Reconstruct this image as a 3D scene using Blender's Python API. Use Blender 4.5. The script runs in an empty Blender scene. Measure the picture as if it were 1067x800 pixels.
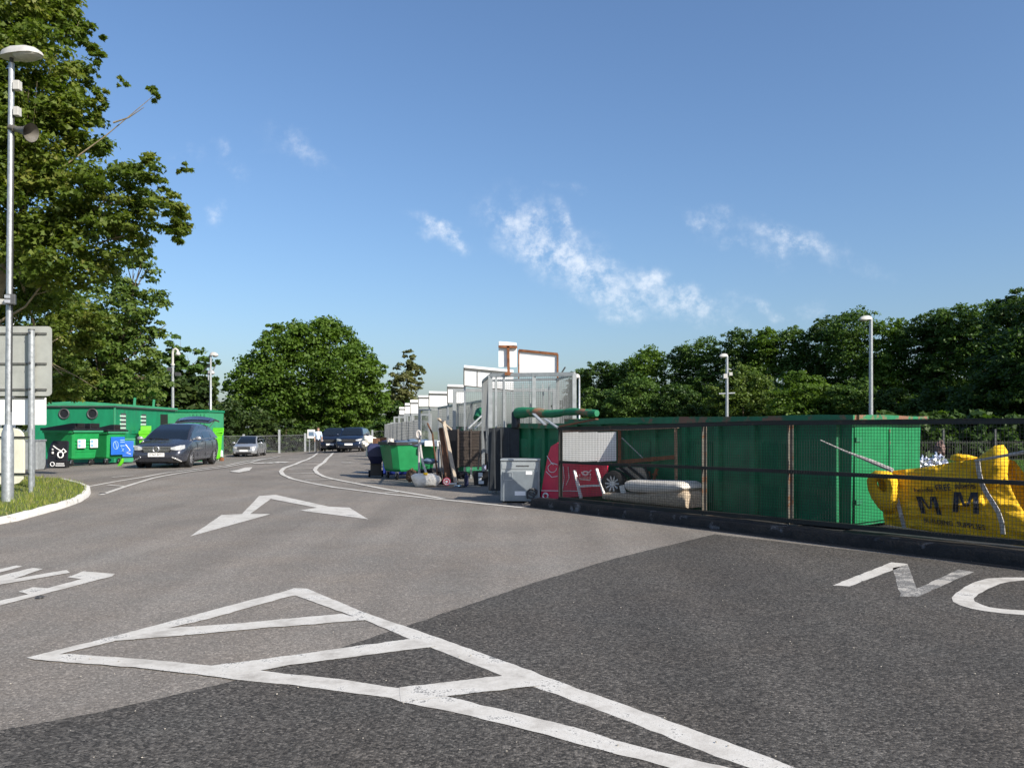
import bpy, bmesh, math, random
import numpy as np
from mathutils import Vector, Matrix, noise as mnoise
random.seed(11); rng = np.random.default_rng(11)
scene = bpy.context.scene
COL = scene.collection
F, CX, HY, H = 832.0, 533.5, 447.0, 1.5
R = math.radians

# ---------------------------------------------------------------- terrain
def S(t):
    t = min(1.0, max(0.0, t)); return t*t*(3-2*t)
def gz(x, y):
    return (-.45*S((-x-8)/12)*S((y-22)/34)
            + .16*S((-x-5)/5)*S((y-16)/8)*(1-S((y-32)/14)))
def pt(px, py, d):
    return Vector(((px-CX)/F*d, d, H+(HY-py)/F*d))
def at(px, d):                       # ground point on the line of sight px at depth d
    x = (px-CX)/F*d
    return Vector((x, d, gz(x, d)))
def G(px, py, dz=0.0):               # pixel -> ground point
    d = H*F/(py-HY)
    for _ in range(40):
        x = (px-CX)/F*d
        d = .5*d+.5*(H-gz(x, d))*F/(py-HY)
    x = (px-CX)/F*d
    return Vector((x, d, gz(x, d)+dz))
# fence frame
K0 = Vector((5.52, 8.6, 0)); FU = Vector((-.6, .8, 0)); FN = Vector((.8, .6, 0))
def FP(s, n, z=0.0):
    p = K0+FU*s+FN*n; p.z = z; return p
def onplane(px, py, n):              # pixel -> point on the vertical plane n metres behind the kerb line
    r = (px-CX)/F
    ax, ay = K0.x+FN.x*n, K0.y+FN.y*n
    s = (ax-r*ay)/(r*FU.y-FU.x)
    p = K0+FU*s+FN*n
    p.z = H+(HY-py)/F*p.y
    return p

# ---------------------------------------------------------------- tags
def tag(o, label=None, cat=None, group=None, kind=None):
    if label: o['label'] = label
    if cat: o['category'] = cat
    if group: o['group'] = group
    if kind: o['kind'] = kind
    return o
def thing(name, label, cat, loc=(0, 0, 0), rz=0.0, group=None):
    o = bpy.data.objects.new(name, None); COL.objects.link(o)
    o.empty_display_size = .2
    o.location = loc; o.rotation_euler = (0, 0, rz)
    return tag(o, label, cat, group)

# ---------------------------------------------------------------- mesh builder
class MB:
    def __init__(s): s.v = []; s.f = []; s.mi = []; s.cur = 0
    def add(s, vs, fs):
        b = len(s.v); s.v += [tuple(v) for v in vs]
        s.f += [tuple(b+i for i in f) for f in fs]; s.mi += [s.cur]*len(fs); return s
    def box(s, c, d, rz=0.0, M=None):
        hx, hy, hz = d[0]/2, d[1]/2, d[2]/2
        vs = [Vector((x, y, z)) for x in (-hx, hx) for y in (-hy, hy) for z in (-hz, hz)]
        m = M if M is not None else Matrix.Rotation(rz, 3, 'Z')
        c = Vector(c)
        return s.add([m@v+c for v in vs], [(0, 1, 3, 2), (4, 6, 7, 5), (0, 4, 5, 1), (2, 3, 7, 6), (0, 2, 6, 4), (1, 5, 7, 3)])
    def bar(s, p, q, w, h=None, up=(0, 0, 1)):
        h = h or w; p = Vector(p); q = Vector(q); a = (q-p)
        L = a.length
        if L < 1e-6: return s
        a /= L; upv = Vector(up)
        if abs(a.dot(upv)) > .98: upv = Vector((1, 0, 0))
        x = a.cross(upv).normalized(); z = x.cross(a).normalized()
        vs = [e+x*(sx*w/2)+z*(sz*h/2) for e in (p, q) for sx, sz in ((-1, -1), (1, -1), (1, 1), (-1, 1))]
        return s.add(vs, [(3, 2, 1, 0), (4, 5, 6, 7), (0, 1, 5, 4), (1, 2, 6, 5), (2, 3, 7, 6), (3, 0, 4, 7)])
    def cyl(s, p, q, r, r2=None, n=12, cap=True):
        return s.tube([p, q], [r, r if r2 is None else r2], n, cap)
    def tube(s, pts, rad, n=8, cap=True):
        pts = [Vector(p) for p in pts]
        if not isinstance(rad, (list, tuple)): rad = [rad]*len(pts)
        vs = []; fs = []; ref = None
        for i, p in enumerate(pts):
            a = (pts[min(i+1, len(pts)-1)]-pts[max(i-1, 0)])
            a = a.normalized() if a.length > 1e-9 else Vector((0, 0, 1))
            if ref is None or abs(ref.dot(a)) > .95:
                ref = Vector((0, 0, 1)) if abs(a.z) < .9 else Vector((1, 0, 0))
            x = a.cross(ref).normalized(); ref = x.cross(a).normalized(); z = ref
            for k in range(n):
                t = 2*math.pi*k/n
                vs.append(p+(x*math.cos(t)+z*math.sin(t))*rad[i])
        for i in range(len(pts)-1):
            for k in range(n):
                fs.append((i*n+k, i*n+(k+1) % n, (i+1)*n+(k+1) % n, (i+1)*n+k))
        if cap:
            fs.append(tuple(range(n-1, -1, -1))); fs.append(tuple((len(pts)-1)*n+k for k in range(n)))
        return s.add(vs, fs)
    def loft(s, rings, cap=True, closed=True):
        n = len(rings[0]); vs = [v for r in rings for v in r]; fs = []
        for i in range(len(rings)-1):
            for k in range(n if closed else n-1):
                fs.append((i*n+k, i*n+(k+1) % n, (i+1)*n+(k+1) % n, (i+1)*n+k))
        if cap:
            fs.append(tuple(range(n-1, -1, -1))); fs.append(tuple((len(rings)-1)*n+k for k in range(n)))
        return s.add(vs, fs)
    def prism(s, poly, off):          # planar polygon (3-D points) extruded by vector
        off = Vector(off); n = len(poly); poly = [Vector(p) for p in poly]
        vs = poly+[p+off for p in poly]
        fs = [tuple(range(n-1, -1, -1)), tuple(range(n, 2*n))]
        fs += [(i, (i+1) % n, n+(i+1) % n, n+i) for i in range(n)]
        return s.add(vs, fs)
    def ellip(s, c, r, seg=16, rings=10, jit=0.0, fr=2.0, M=None):
        c = Vector(c); vs = []; fs = []
        for i in range(rings+1):
            th = math.pi*i/rings
            for k in range(seg):
                ph = 2*math.pi*k/seg
                v = Vector((math.sin(th)*math.cos(ph), math.sin(th)*math.sin(ph), math.cos(th)))
                j = 1+jit*mnoise.noise(v*fr+c)
                v = Vector((v.x*r[0]*j, v.y*r[1]*j, v.z*r[2]*j))
                vs.append((M@v if M is not None else v)+c)
        for i in range(rings):
            for k in range(seg):
                fs.append((i*seg+k, (i+1)*seg+k, (i+1)*seg+(k+1) % seg, i*seg+(k+1) % seg))
        return s.add(vs, fs)
    def build(s, name, mat, parent=None, smooth=False, bevel=0.0, world=False, auto=None, fix=True):
        me = bpy.data.meshes.new(name)
        vs = s.v
        if parent is not None and world:
            Mi = (Matrix.Translation(parent.location)@Matrix.Rotation(parent.rotation_euler.z, 4, 'Z')).inverted()
            vs = [tuple(Mi@Vector(v)) for v in vs]
        me.from_pydata(vs, [], s.f); 
        mats = mat if isinstance(mat, (list, tuple)) else [mat]
        for m in mats: me.materials.append(m)
        if len(mats) > 1: me.polygons.foreach_set('material_index', s.mi)
        me.update()
        if fix:
            bm = bmesh.new(); bm.from_mesh(me); bmesh.ops.remove_doubles(bm, verts=bm.verts, dist=1e-5)
            bmesh.ops.recalc_face_normals(bm, faces=bm.faces); bm.to_mesh(me); bm.free()
        if smooth: me.shade_smooth()
        if auto or smooth: me.set_sharp_from_angle(angle=R(auto or 62))
        o = bpy.data.objects.new(name, me); COL.objects.link(o)
        if parent is not None: o.parent = parent
        if bevel:
            b = o.modifiers.new('bevel', 'BEVEL'); b.width = bevel; b.segments = 2; b.limit_method = 'ANGLE'; b.angle_limit = R(40)
        return o
def sheet(name, poly, mat, kind='structure', maxlen=None):
    bm = bmesh.new(); vs = [bm.verts.new(p) for p in poly]; bm.faces.new(vs)
    bmesh.ops.triangulate(bm, faces=bm.faces)
    bmesh.ops.recalc_face_normals(bm, faces=bm.faces)
    if sum(f.normal.z for f in bm.faces) < 0: bmesh.ops.reverse_faces(bm, faces=bm.faces)
    me = bpy.data.meshes.new(name); bm.to_mesh(me); bm.free(); me.materials.append(mat)
    o = bpy.data.objects.new(name, me); COL.objects.link(o); o['kind'] = kind; return o

# ---------------------------------------------------------------- materials
MATS = {}
def newmat(name):
    m = bpy.data.materials.new(name); m.use_nodes = True
    nt = m.node_tree; b = nt.nodes['Principled BSDF']; return m, nt, b
def N(nt, typ, **kw):
    n = nt.nodes.new(typ)
    for k, v in kw.items():
        if k in n.inputs.keys(): n.inputs[k].default_value = v
        else: setattr(n, k, v)
    return n
def ramp(nt, stops, interp='LINEAR'):
    r = nt.nodes.new('ShaderNodeValToRGB'); cr = r.color_ramp; cr.interpolation = interp
    while len(cr.elements) < len(stops): cr.elements.new(.5)
    for e, (p, c) in zip(cr.elements, stops):
        e.position = p; e.color = (c[0], c[1], c[2], 1) if isinstance(c, (tuple, list)) else (c, c, c, 1)
    return r
def mixc(nt, fac, a, b, mode='MIX'):
    m = nt.nodes.new('ShaderNodeMix'); m.data_type = 'RGBA'; m.blend_type = mode
    for sock, v in ((0, fac), (6, a), (7, b)):
        if hasattr(v, 'links') or hasattr(v, 'is_linked'): nt.links.new(v, m.inputs[sock])
        else: m.inputs[sock].default_value = v if sock == 0 else (v[0], v[1], v[2], 1)
    return m.outputs[2]
def pm(name, col, rough=.5, metal=0.0, var=.18, scale=6.0, dirt=None, dirt_amt=.5, dirt_scale=3.0, bump=0.0, bscale=40.0, coat=0.0, stretch=None, spec=None):
    """painted / plain surface with tonal variation and optional patches of dirt, rust or wear"""
    if name in MATS: return MATS[name]
    m, nt, b = newmat(name); L = nt.links
    tc = N(nt, 'ShaderNodeTexCoord'); vec = tc.outputs['Object']
    if stretch:
        mp = N(nt, 'ShaderNodeMapping'); mp.inputs['Scale'].default_value = stretch; L.new(vec, mp.inputs[0]); vec = mp.outputs[0]
    n1 = N(nt, 'ShaderNodeTexNoise', Scale=scale, Detail=6.0, Roughness=.6); L.new(vec, n1.inputs['Vector'])
    r1 = ramp(nt, [(.3, tuple(c*(1-var) for c in col)), (.7, tuple(min(1, c*(1+var)) for c in col))]); L.new(n1.outputs[0], r1.inputs[0])
    out = r1.outputs[0]
    if dirt:
        n2 = N(nt, 'ShaderNodeTexNoise', Scale=dirt_scale, Detail=9.0, Roughness=.68); L.new(vec, n2.inputs['Vector'])
        e = .72-.36*dirt_amt
        r2 = ramp(nt, [(e, 0.0), (e+.07, 1.0)]); L.new(n2.outputs[0], r2.inputs[0])
        out = mixc(nt, r2.outputs[0], out, dirt)
    L.new(out, b.inputs['Base Color'])
    rr = N(nt, 'ShaderNodeMapRange'); rr.inputs[3].default_value = max(0.03, rough-.08); rr.inputs[4].default_value = min(1, rough+.1)
    L.new(n1.outputs[0], rr.inputs[0]); L.new(rr.outputs[0], b.inputs['Roughness'])
    b.inputs['Metallic'].default_value = metal
    if coat: b.inputs['Coat Weight'].default_value = coat; b.inputs['Coat Roughness'].default_value = .06
    if spec is not None: b.inputs['Specular IOR Level'].default_value = spec
    if bump:
        n3 = N(nt, 'ShaderNodeTexNoise', Scale=bscale, Detail=5.0); L.new(vec, n3.inputs['Vector'])
        bp = N(nt, 'ShaderNodeBump', Strength=bump, Distance=.02); L.new(n3.outputs[0], bp.inputs['Height']); L.new(bp.outputs[0], b.inputs['Normal'])
    MATS[name] = m; return m

def asphalt(name, lo, hi, tint, speck=.35, worn=.12):
    m, nt, b = newmat(name); L = nt.links
    tc = N(nt, 'ShaderNodeTexCoord'); v = tc.outputs['Object']
    big = N(nt, 'ShaderNodeTexNoise', Scale=.35, Detail=6.0, Roughness=.6); L.new(v, big.inputs['Vector'])
    mp = N(nt, 'ShaderNodeMapping'); mp.inputs['Rotation'].default_value = (0, 0, .35); mp.inputs['Scale'].default_value = (.9, .12, 1)
    L.new(v, mp.inputs[0])
    streak = N(nt, 'ShaderNodeTexNoise', Scale=1.6, Detail=4.0); L.new(mp.outputs[0], streak.inputs['Vector'])
    mid = N(nt, 'ShaderNodeTexNoise', Scale=9.0, Detail=7.0, Roughness=.7); L.new(v, mid.inputs['Vector'])
    vo = N(nt, 'ShaderNodeTexVoronoi', Scale=78.0); vo.feature = 'F1'; L.new(v, vo.inputs['Vector'])
    fine = N(nt, 'ShaderNodeTexNoise', Scale=190.0, Detail=2.0); L.new(v, fine.inputs['Vector'])
    rb = ramp(nt, [(.3, lo), (.7, hi)]); 
    add = N(nt, 'ShaderNodeMath', operation='MULTIPLY_ADD'); L.new(streak.outputs[0], add.inputs[0]); add.inputs[1].default_value = .6
    L.new(big.outputs[0], add.inputs[2])
    sub = N(nt, 'ShaderNodeMath', operation='MULTIPLY_ADD'); L.new(mid.outputs[0], sub.inputs[0]); sub.inputs[1].default_value = .35; L.new(add.outputs[0], sub.inputs[2])
    s2 = N(nt, 'ShaderNodeMath', operation='SUBTRACT'); L.new(sub.outputs[0], s2.inputs[0]); s2.inputs[1].default_value = .47
    L.new(s2.outputs[0], rb.inputs[0])
    tintc = mixc(nt, 1.0, rb.outputs[0], tint, 'MULTIPLY')
    # aggregate: each stone its own tone
    sep = N(nt, 'ShaderNodeSeparateColor'); L.new(vo.outputs['Color'], sep.inputs[0])
    rs = ramp(nt, [(0.0, 1-speck*1.2), (.55, 1.0), (.86, 1+speck), (1.0, 1+speck*2.6)]); L.new(sep.outputs[0], rs.inputs[0])
    c2 = mixc(nt, 1.0, tintc, rs.outputs[0], 'MULTIPLY')
    rf = ramp(nt, [(.3, .72), (.7, 1.26)]); L.new(fine.outputs[0], rf.inputs[0])
    c3 = mixc(nt, 1.0, c2, rf.outputs[0], 'MULTIPLY')
    hue = N(nt, 'ShaderNodeTexNoise', Scale=.9, Detail=5.0, Roughness=.6); L.new(v, hue.inputs['Vector'])
    rh = ramp(nt, [(.30, (1.04, 1.0, .95)), (.5, (1.01, 1.0, .98)), (.70, (.98, 1.0, 1.0))]); L.new(hue.outputs[0], rh.inputs[0])
    c3 = mixc(nt, 1.0, c3, rh.outputs[0], 'MULTIPLY')
    mp2 = N(nt, 'ShaderNodeMapping'); mp2.inputs['Rotation'].default_value = (0, 0, -.22); mp2.inputs['Scale'].default_value = (1.5, .05, 1); L.new(v, mp2.inputs[0])
    ty = N(nt, 'ShaderNodeTexNoise', Scale=1.0, Detail=3.0); L.new(mp2.outputs[0], ty.inputs['Vector'])
    rt = ramp(nt, [(.40, 1.03), (.62, .92)]); L.new(ty.outputs[0], rt.inputs[0]); c3 = mixc(nt, 1.0, c3, rt.outputs[0], 'MULTIPLY')
    # pale ground-in specks
    v3 = N(nt, 'ShaderNodeTexVoronoi', Scale=9.0); L.new(v, v3.inputs['Vector']); r3 = ramp(nt, [(.045, .8), (.075, 0.0)]); L.new(v3.outputs['Distance'], r3.inputs[0])
    sp3 = N(nt, 'ShaderNodeSeparateColor'); L.new(v3.outputs['Color'], sp3.inputs[0]); r3b = ramp(nt, [(.80, 0.0), (.82, 1.0)]); L.new(sp3.outputs[0], r3b.inputs[0])
    m3 = N(nt, 'ShaderNodeMath', operation='MULTIPLY'); L.new(r3.outputs[0], m3.inputs[0]); L.new(r3b.outputs[0], m3.inputs[1])
    c3 = mixc(nt, m3.outputs[0], c3, (hi*1.9, hi*1.75, hi*1.5))
    # oil drips, dark blotches
    n5 = N(nt, 'ShaderNodeTexNoise', Scale=1.1, Detail=8.0, Roughness=.65); L.new(v, n5.inputs['Vector'])
    r5 = ramp(nt, [(.62, 0.0), (.78, worn*2.5)]); L.new(n5.outputs[0], r5.inputs[0])
    c4 = mixc(nt, r5.outputs[0], c3, (lo*.6, lo*.58, lo*.55))
    L.new(c4, b.inputs['Base Color']); b.inputs['Roughness'].default_value = .86; b.inputs['Specular IOR Level'].default_value = .3
    bp = N(nt, 'ShaderNodeBump', Strength=.55, Distance=.006); L.new(vo.outputs['Distance'], bp.inputs['Height']); bp.invert = True
    L.new(bp.outputs[0], b.inputs['Normal'])
    return m
def paintmat(name, wear):            # road paint, worn through to the asphalt in places
    m, nt, b = newmat(name); L = nt.links
    tc = N(nt, 'ShaderNodeTexCoord'); v = tc.outputs['Object']
    n1 = N(nt, 'ShaderNodeTexNoise', Scale=3.0, Detail=10.0, Roughness=.75); L.new(v, n1.inputs['Vector'])
    n2 = N(nt, 'ShaderNodeTexNoise', Scale=85.0, Detail=3.0, Roughness=.7); L.new(v, n2.inputs['Vector'])
    ad = N(nt, 'ShaderNodeMath', operation='MULTIPLY_ADD'); L.new(n2.outputs[0], ad.inputs[0]); ad.inputs[1].default_value = .55; L.new(n1.outputs[0], ad.inputs[2])
    r = ramp(nt, [(.985-.22*wear, 0.0), (1.035-.22*wear, .88)]); L.new(ad.outputs[0], r.inputs[0])
    rc = ramp(nt, [(.34, (.36, .335, .295)), (.5, (.53, .505, .455)), (.66, (.66, .64, .59))]); L.new(n1.outputs[0], rc.inputs[0])
    L.new(mixc(nt, r.outputs[0], rc.outputs[0], (.10, .097, .092)), b.inputs['Base Color'])
    b.inputs['Roughness'].default_value = .7
    bp = N(nt, 'ShaderNodeBump', Strength=.3, Distance=.004); L.new(n2.outputs[0], bp.inputs['Height']); L.new(bp.outputs[0], b.inputs['Normal'])
    return m
def leafmat(name, cols, trans=.3):
    m, nt, b = newmat(name); L = nt.links
    at_ = N(nt, 'ShaderNodeAttribute'); at_.attribute_name = 'tone'
    r = ramp(nt, [(i/(len(cols)-1), c) for i, c in enumerate(cols)]); L.new(at_.outputs['Fac'], r.inputs[0])
    L.new(r.outputs[0], b.inputs['Base Color']); b.inputs['Roughness'].default_value = .55; b.inputs['Specular IOR Level'].default_value = .3
    tr = N(nt, 'ShaderNodeBsdfTranslucent'); 
    tcol = mixc(nt, 1.0, r.outputs[0], (1.5, 1.6, .6), 'MULTIPLY'); L.new(tcol, tr.inputs[0])
    mx = N(nt, 'ShaderNodeMixShader'); mx.inputs[0].default_value = trans
    L.new(b.outputs[0], mx.inputs[1]); L.new(tr.outputs[0], mx.inputs[2])
    L.new(mx.outputs[0], nt.nodes['Material Output'].inputs[0]); return m
def glassmat(name, tint=(.02, .03, .035)):
    m, nt, b = newmat(name); b.inputs['Base Color'].default_value = (*tint, 1); b.inputs['Roughness'].default_value = .04
    b.inputs['Specular IOR Level'].default_value = .8
    b.inputs['Coat Weight'].default_value = .6; b.inputs['Coat Roughness'].default_value = .02
    return m

M_GALV = pm('galvanised_steel', (.36, .38, .39), .42, .55, .22, 14, (.30, .27, .23), .22, 5, .1, 60)
M_GALVL = pm('galvanised_frame', (.34, .36, .36), .45, .3, .15, 9, (.33, .25, .18), .12, 3)
M_WIRE = pm('galvanised_wire', (.24, .25, .25), .6, .3, .12, 9)
M_DARKST = pm('dark_painted_steel', (.016, .018, .016), .55, 0, .3, 9, (.075, .05, .032), .38, 4, .15, 50)
M_POSTST = pm('worn_post_steel', (.13, .12, .10), .7, 0, .35, 14, (.16, .07, .03), .55, 6, .2, 60)
M_MESHB = pm('black_mesh_wire', (.012, .013, .012), .6, 0, .3, 9, (.06, .045, .03), .3, 5)
M_SKIP = pm('green_skip_paint', (.006, .160, .062), .5, 0, .3, 3, (.13, .070, .040), .24, 5, .15, 20)
M_SKIPRIM = pm('scuffed_green_rim', (.012, .15, .065), .5, 0, .25, 4, (.20, .10, .06), .56, 2.2, .2, 20)
M_SKIPEND = pm('green_skip_end', (.003, .17, .055), .5, 0, .15, 3, (.18, .22, .14), .05, 9, .12, 20)
M_ROLL = pm('worn_green_tarpaulin', (.012, .17, .075), .6, 0, .25, 4, (.27, .13, .075), .52, 2.2, .4, 14)
M_BING = pm('green_bin_plastic', (.010, .26, .065), .5, 0, .16, 4, (.05, .10, .04), .2, 6)
M_BING2 = pm('bright_green_bin', (.008, .20, .060), .45, 0, .14, 4, (.05, .09, .04), .16, 6)
M_CABIN = pm('green_cabin_paint', (.006, .19, .085), .5, 0, .2, 2.5, (.03, .12, .07), .36, 4, stretch=(1, 1, .35))
M_CABINL = pm('pale_green_panel', (.04, .27, .13), .5, 0, .12, 2.5)
M_BLACKPL = pm('black_plastic', (.012, .012, .014), .45, 0, .3, 9)
M_RUBBER = pm('black_rubber', (.014, .014, .014), .8, 0, .3, 20)
M_RUST = pm('rusty_steel', (.20, .075, .028), .85, 0, .4, 9, (.10, .035, .015), .5, 7, .4, 40)
M_RUSTP = pm('pale_rusty_steel', (.26, .17, .10), .8, 0, .35, 9, (.20, .07, .03), .5, 5, .3, 40)
M_WHITEB = pm('white_board', (.80, .80, .77), .5, 0, .05, 3, (.55, .48, .38), .1, 4)
M_SIGNW = pm('white_sign_face', (.82, .82, .80), .4, 0, .05, 3, (.5, .46, .40), .08, 5)
M_SIGNG = pm('grey_sign_back', (.36, .37, .34), .6, .1, .10, 4, (.24, .24, .22), .2, 3)
M_RAILG = pm('sign_rail', (.13, .13, .12), .6, .3, .2, 9)
M_RED = pm('crimson_panel', (.68, .024, .075), .45, 0, .12, 3, (.36, .02, .04), .2, 4)
M_WHITEP = pm('white_paint', (.78, .77, .74), .5, 0, .06, 6, (.45, .40, .34), .14, 6)
M_CREAM = pm('cream_plastic', (.62, .60, .48), .6, 0, .10, 5, (.40, .40, .22), .32, 3)
M_WOODD = pm('dark_weathered_wood', (.105, .082, .066), .85, 0, .5, 6, (.12, .10, .09), .34, 3, .5, 30, stretch=(1, 1, 9))
M_WOOD = pm('brown_wood', (.12, .055, .027), .8, 0, .4, 6, (.07, .03, .015), .4, 4, .3, 30)
M_BEIGE = pm('beige_board', (.46, .38, .29), .75, 0, .15, 8, (.30, .24, .17), .3, 5)
M_MATT = pm('white_mattress', (.66, .63, .58), .8, 0, .08, 5, (.48, .42, .34), .25, 4, .3, 18)
M_WICKER = pm('woven_bed_base', (.46, .37, .27), .85, 0, .35, 30, (.24, .17, .11), .42, 22, .6, 50)
M_APPL = pm('grey_enamel', (.33, .36, .37), .38, .25, .10, 4, (.22, .22, .21), .18, 6)
M_APPLD = pm('grey_back_panel', (.22, .25, .27), .42, .35, .14, 6, (.14, .14, .14), .25, 5)
M_YEL = pm('yellow_bag', (.82, .50, .022), .7, 0, .10, 5, (.66, .37, .03), .25, 6, .5, 26, spec=.2)
M_BAGTXT = pm('bag_print', (.022, .028, .045), .6, 0, .35, 14)
M_STRAP = pm('pale_strap', (.50, .47, .44), .7, 0, .12, 12, bump=.3)
M_FOIL = pm('silver_foil', (.62, .64, .70), .26, .85, .2, 9, bump=1.0, bscale=14)
M_NAVY = pm('navy_plastic', (.012, .016, .06), .5, 0, .2, 6)
M_BLUE = pm('blue_plastic', (.014, .035, .23), .5, 0, .15, 6)
M_BLUEP = pm('blue_poster', (.015, .12, .52), .5, 0, .1, 6)
M_LABEL = pm('white_label', (.80, .81, .82), .5, 0, .05, 12)
M_LBLUE = pm('pale_blue_print', (.22, .38, .58), .5, 0, .2, 20)
M_LIME = pm('lime_plastic', (.11, .50, .012), .5, 0, .12, 5)
M_SACK = pm('white_sack', (.70, .66, .58), .8, 0, .12, 7, (.48, .38, .28), .35, 5, .6, 14)
M_KERBD = pm('shaded_dirty_kerb', (.020, .018, .016), .9, 0, .5, 9, (.13, .13, .135), .36, 2.2, .8, 34)  # base colour lowered to paint in the kerb's shade, besides real grime
M_KERBW = pm('whitened_kerb', (.62, .60, .55), .85, 0, .14, 5, (.33, .31, .28), .36, 4.5, .5, 30)
M_TARSHADE = pm('tar_gutter_shade', (.018, .018, .018), .85, 0, .3, 12, bump=.5, bscale=60)  # tar, made darker still to carry the shadow beside the kerb
M_CONC = pm('concrete_sleeve', (.36, .38, .39), .7, .2, .25, 9, (.20, .20, .19), .35, 5, .3, 40)
M_LAMPW = pm('lamp_housing', (.46, .45, .42), .5, 0, .10, 8, (.35, .30, .25), .25, 6)
M_LAMPB = pm('lamp_bowl', (.42, .40, .36), .25, 0, .15, 8)
M_DGREY = pm('dark_grey_plastic', (.06, .062, .065), .5, 0, .2, 8)
M_BARK = pm('bark', (.15, .115, .08), .9, 0, .4, 9, (.07, .055, .04), .45, 6, .6, 20)
M_BARKP = pm('pale_bark', (.26, .21, .13), .9, 0, .3, 9, (.12, .09, .06), .4, 6, .4, 20)
M_CAR_GREY = pm('graphite_car_paint', (.042, .047, .064), .26, .35, .06, 3, coat=.9)
M_CAR_BLUE = pm('navy_car_paint', (.012, .022, .050), .3, .4, .06, 3, coat=.9)
M_CAR_DARK = pm('midnight_car_paint', (.010, .015, .032), .3, .4, .06, 3, coat=.9)
M_CAR_SILV = pm('silver_car_paint', (.42, .44, .46), .3, .6, .05, 3, coat=.8)
M_CHROME = pm('chrome_trim', (.70, .71, .72), .2, .9, .05, 9)
M_ALLOY = pm('alloy_rim', (.46, .46, .47), .35, .7, .1, 9)
M_HEADL = pm('headlamp_glass', (.58, .60, .62), .12, .3, .25, 30, coat=.8)
M_PLATE = pm('number_plate', (.76, .76, .74), .45, 0, .04, 9)
M_INK = pm('black_lettering', (.015, .015, .015), .6, 0, .1, 9)
M_GLASS = glassmat('car_glass', (.008, .011, .014))
M_SKIN = pm('skin', (.42, .25, .17), .6, 0, .06, 9)
M_SHIRT = pm('pale_blue_shirt', (.50, .60, .76), .8, 0, .1, 9)
M_TROUS = pm('dark_trousers', (.02, .02, .024), .85, 0, .2, 9)
M_HAIR = pm('brown_hair', (.05, .03, .02), .7, 0, .3, 30)
M_TEALB = pm('grey_blue_cushion', (.12, .18, .26), .8, 0, .2, 7, bump=.4, bscale=12)
M_SOIL = pm('verge_soil', (.10, .115, .030), .95, 0, .35, 5, (.07, .10, .02), .6, 3, .5, 30)
M_GRASSG = pm('far_grass', (.085, .105, .030), .95, 0, .35, .6, (.20, .17, .08), .4, .3, .5, 30)
M_LAWN = pm('lawn_green', (.065, .13, .022), .95, 0, .3, 2, (.09, .13, .03), .4, .6, .5, 30)
M_ASPH = asphalt('worn_asphalt', .160, .222, (1.0, .905, .80), .26)
M_ASPN = asphalt('new_asphalt', .058, .078, (1.0, .92, .82), .55, .10)
M_PAINT = paintmat('road_paint', .52)
M_PAINTW = paintmat('faded_road_paint', 1.22)

# ---------------------------------------------------------------- setting
def grid(name, xs, ys, mat, dz, kind='structure'):
    v = [(x, y, gz(x, y)+dz) for y in ys for x in xs]; n = len(xs)
    f = [(j*n+i, j*n+i+1, (j+1)*n+i+1, (j+1)*n+i) for j in range(len(ys)-1) for i in range(n-1)]
    mb = MB(); mb.add(v, f); o = mb.build(name, mat, fix=False); o.data.shade_smooth(); o['kind'] = kind; return o
far = [-600, -350, -200, -120, -80, -60, -45]
xs = far+[i*1.5-30 for i in range(41)]+[45, 60, 90, 150, 250, 600]
ys = [-200, -60, -25]+[i*1.5-12 for i in range(72)]+[105, 130, 170, 230, 320, 600]
grid('ground', xs, ys, M_GRASSG, -.05)
# asphalt sheet, edge towards the far hedge curved
def road():
    ys_ = [i*.75-9 for i in range(118)]; rows = []; nx = 54
    for y in ys_:
        xl = -27.0 if y < 40 else -27.0+ (y-40)*.10
        if y > 58: xl = -25.2+(y-58)*.7
        xr = 16 if y < 45 else 16-(y-45)*.2
        rows.append([(xl+(xr-xl)*i/(nx-1), y) for i in range(nx)])
    v = [(x, y, gz(x, y)) for r in rows for x, y in r]
    f = [(j*nx+i, j*nx+i+1, (j+1)*nx+i+1, (j+1)*nx+i) for j in range(len(rows)-1) for i in range(nx-1)]
    mb = MB(); mb.add(v, f); o = mb.build('road', M_ASPH, fix=False); o.data.shade_smooth(); o['kind'] = 'structure'
road()
# newer asphalt
pat = [G(p, q, .004) for p, q in ((745, 556.5), (640, 582), (560, 606), (430, 650), (340, 680), (250, 708), (170, 727), (100, 743), (0, 761))]
pat += [Vector((-2.6, 3.2, .004)), Vector((-5, 1.5, .004)), Vector((-5, -6, .004)), Vector((14, -6, .004)), FP(-6, -.12, .004), FP(0, -.12, .004)]
edge_ = []
for a, b in zip(pat[:9], pat[1:9]):
    n = max(1, int((b-a).length/.06))
    for i in range(n):
        q = a.lerp(b, i/n); edge_.append(q+Vector((mnoise.noise(q*5), mnoise.noise(q*5+Vector((3, 1, 0))), 0))*.012+Vector((mnoise.noise(q*30), mnoise.noise(q*30+Vector((5, 2, 0))), 0))*.008)
sheet('road_patch', edge_+pat[8:], M_ASPN)
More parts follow.
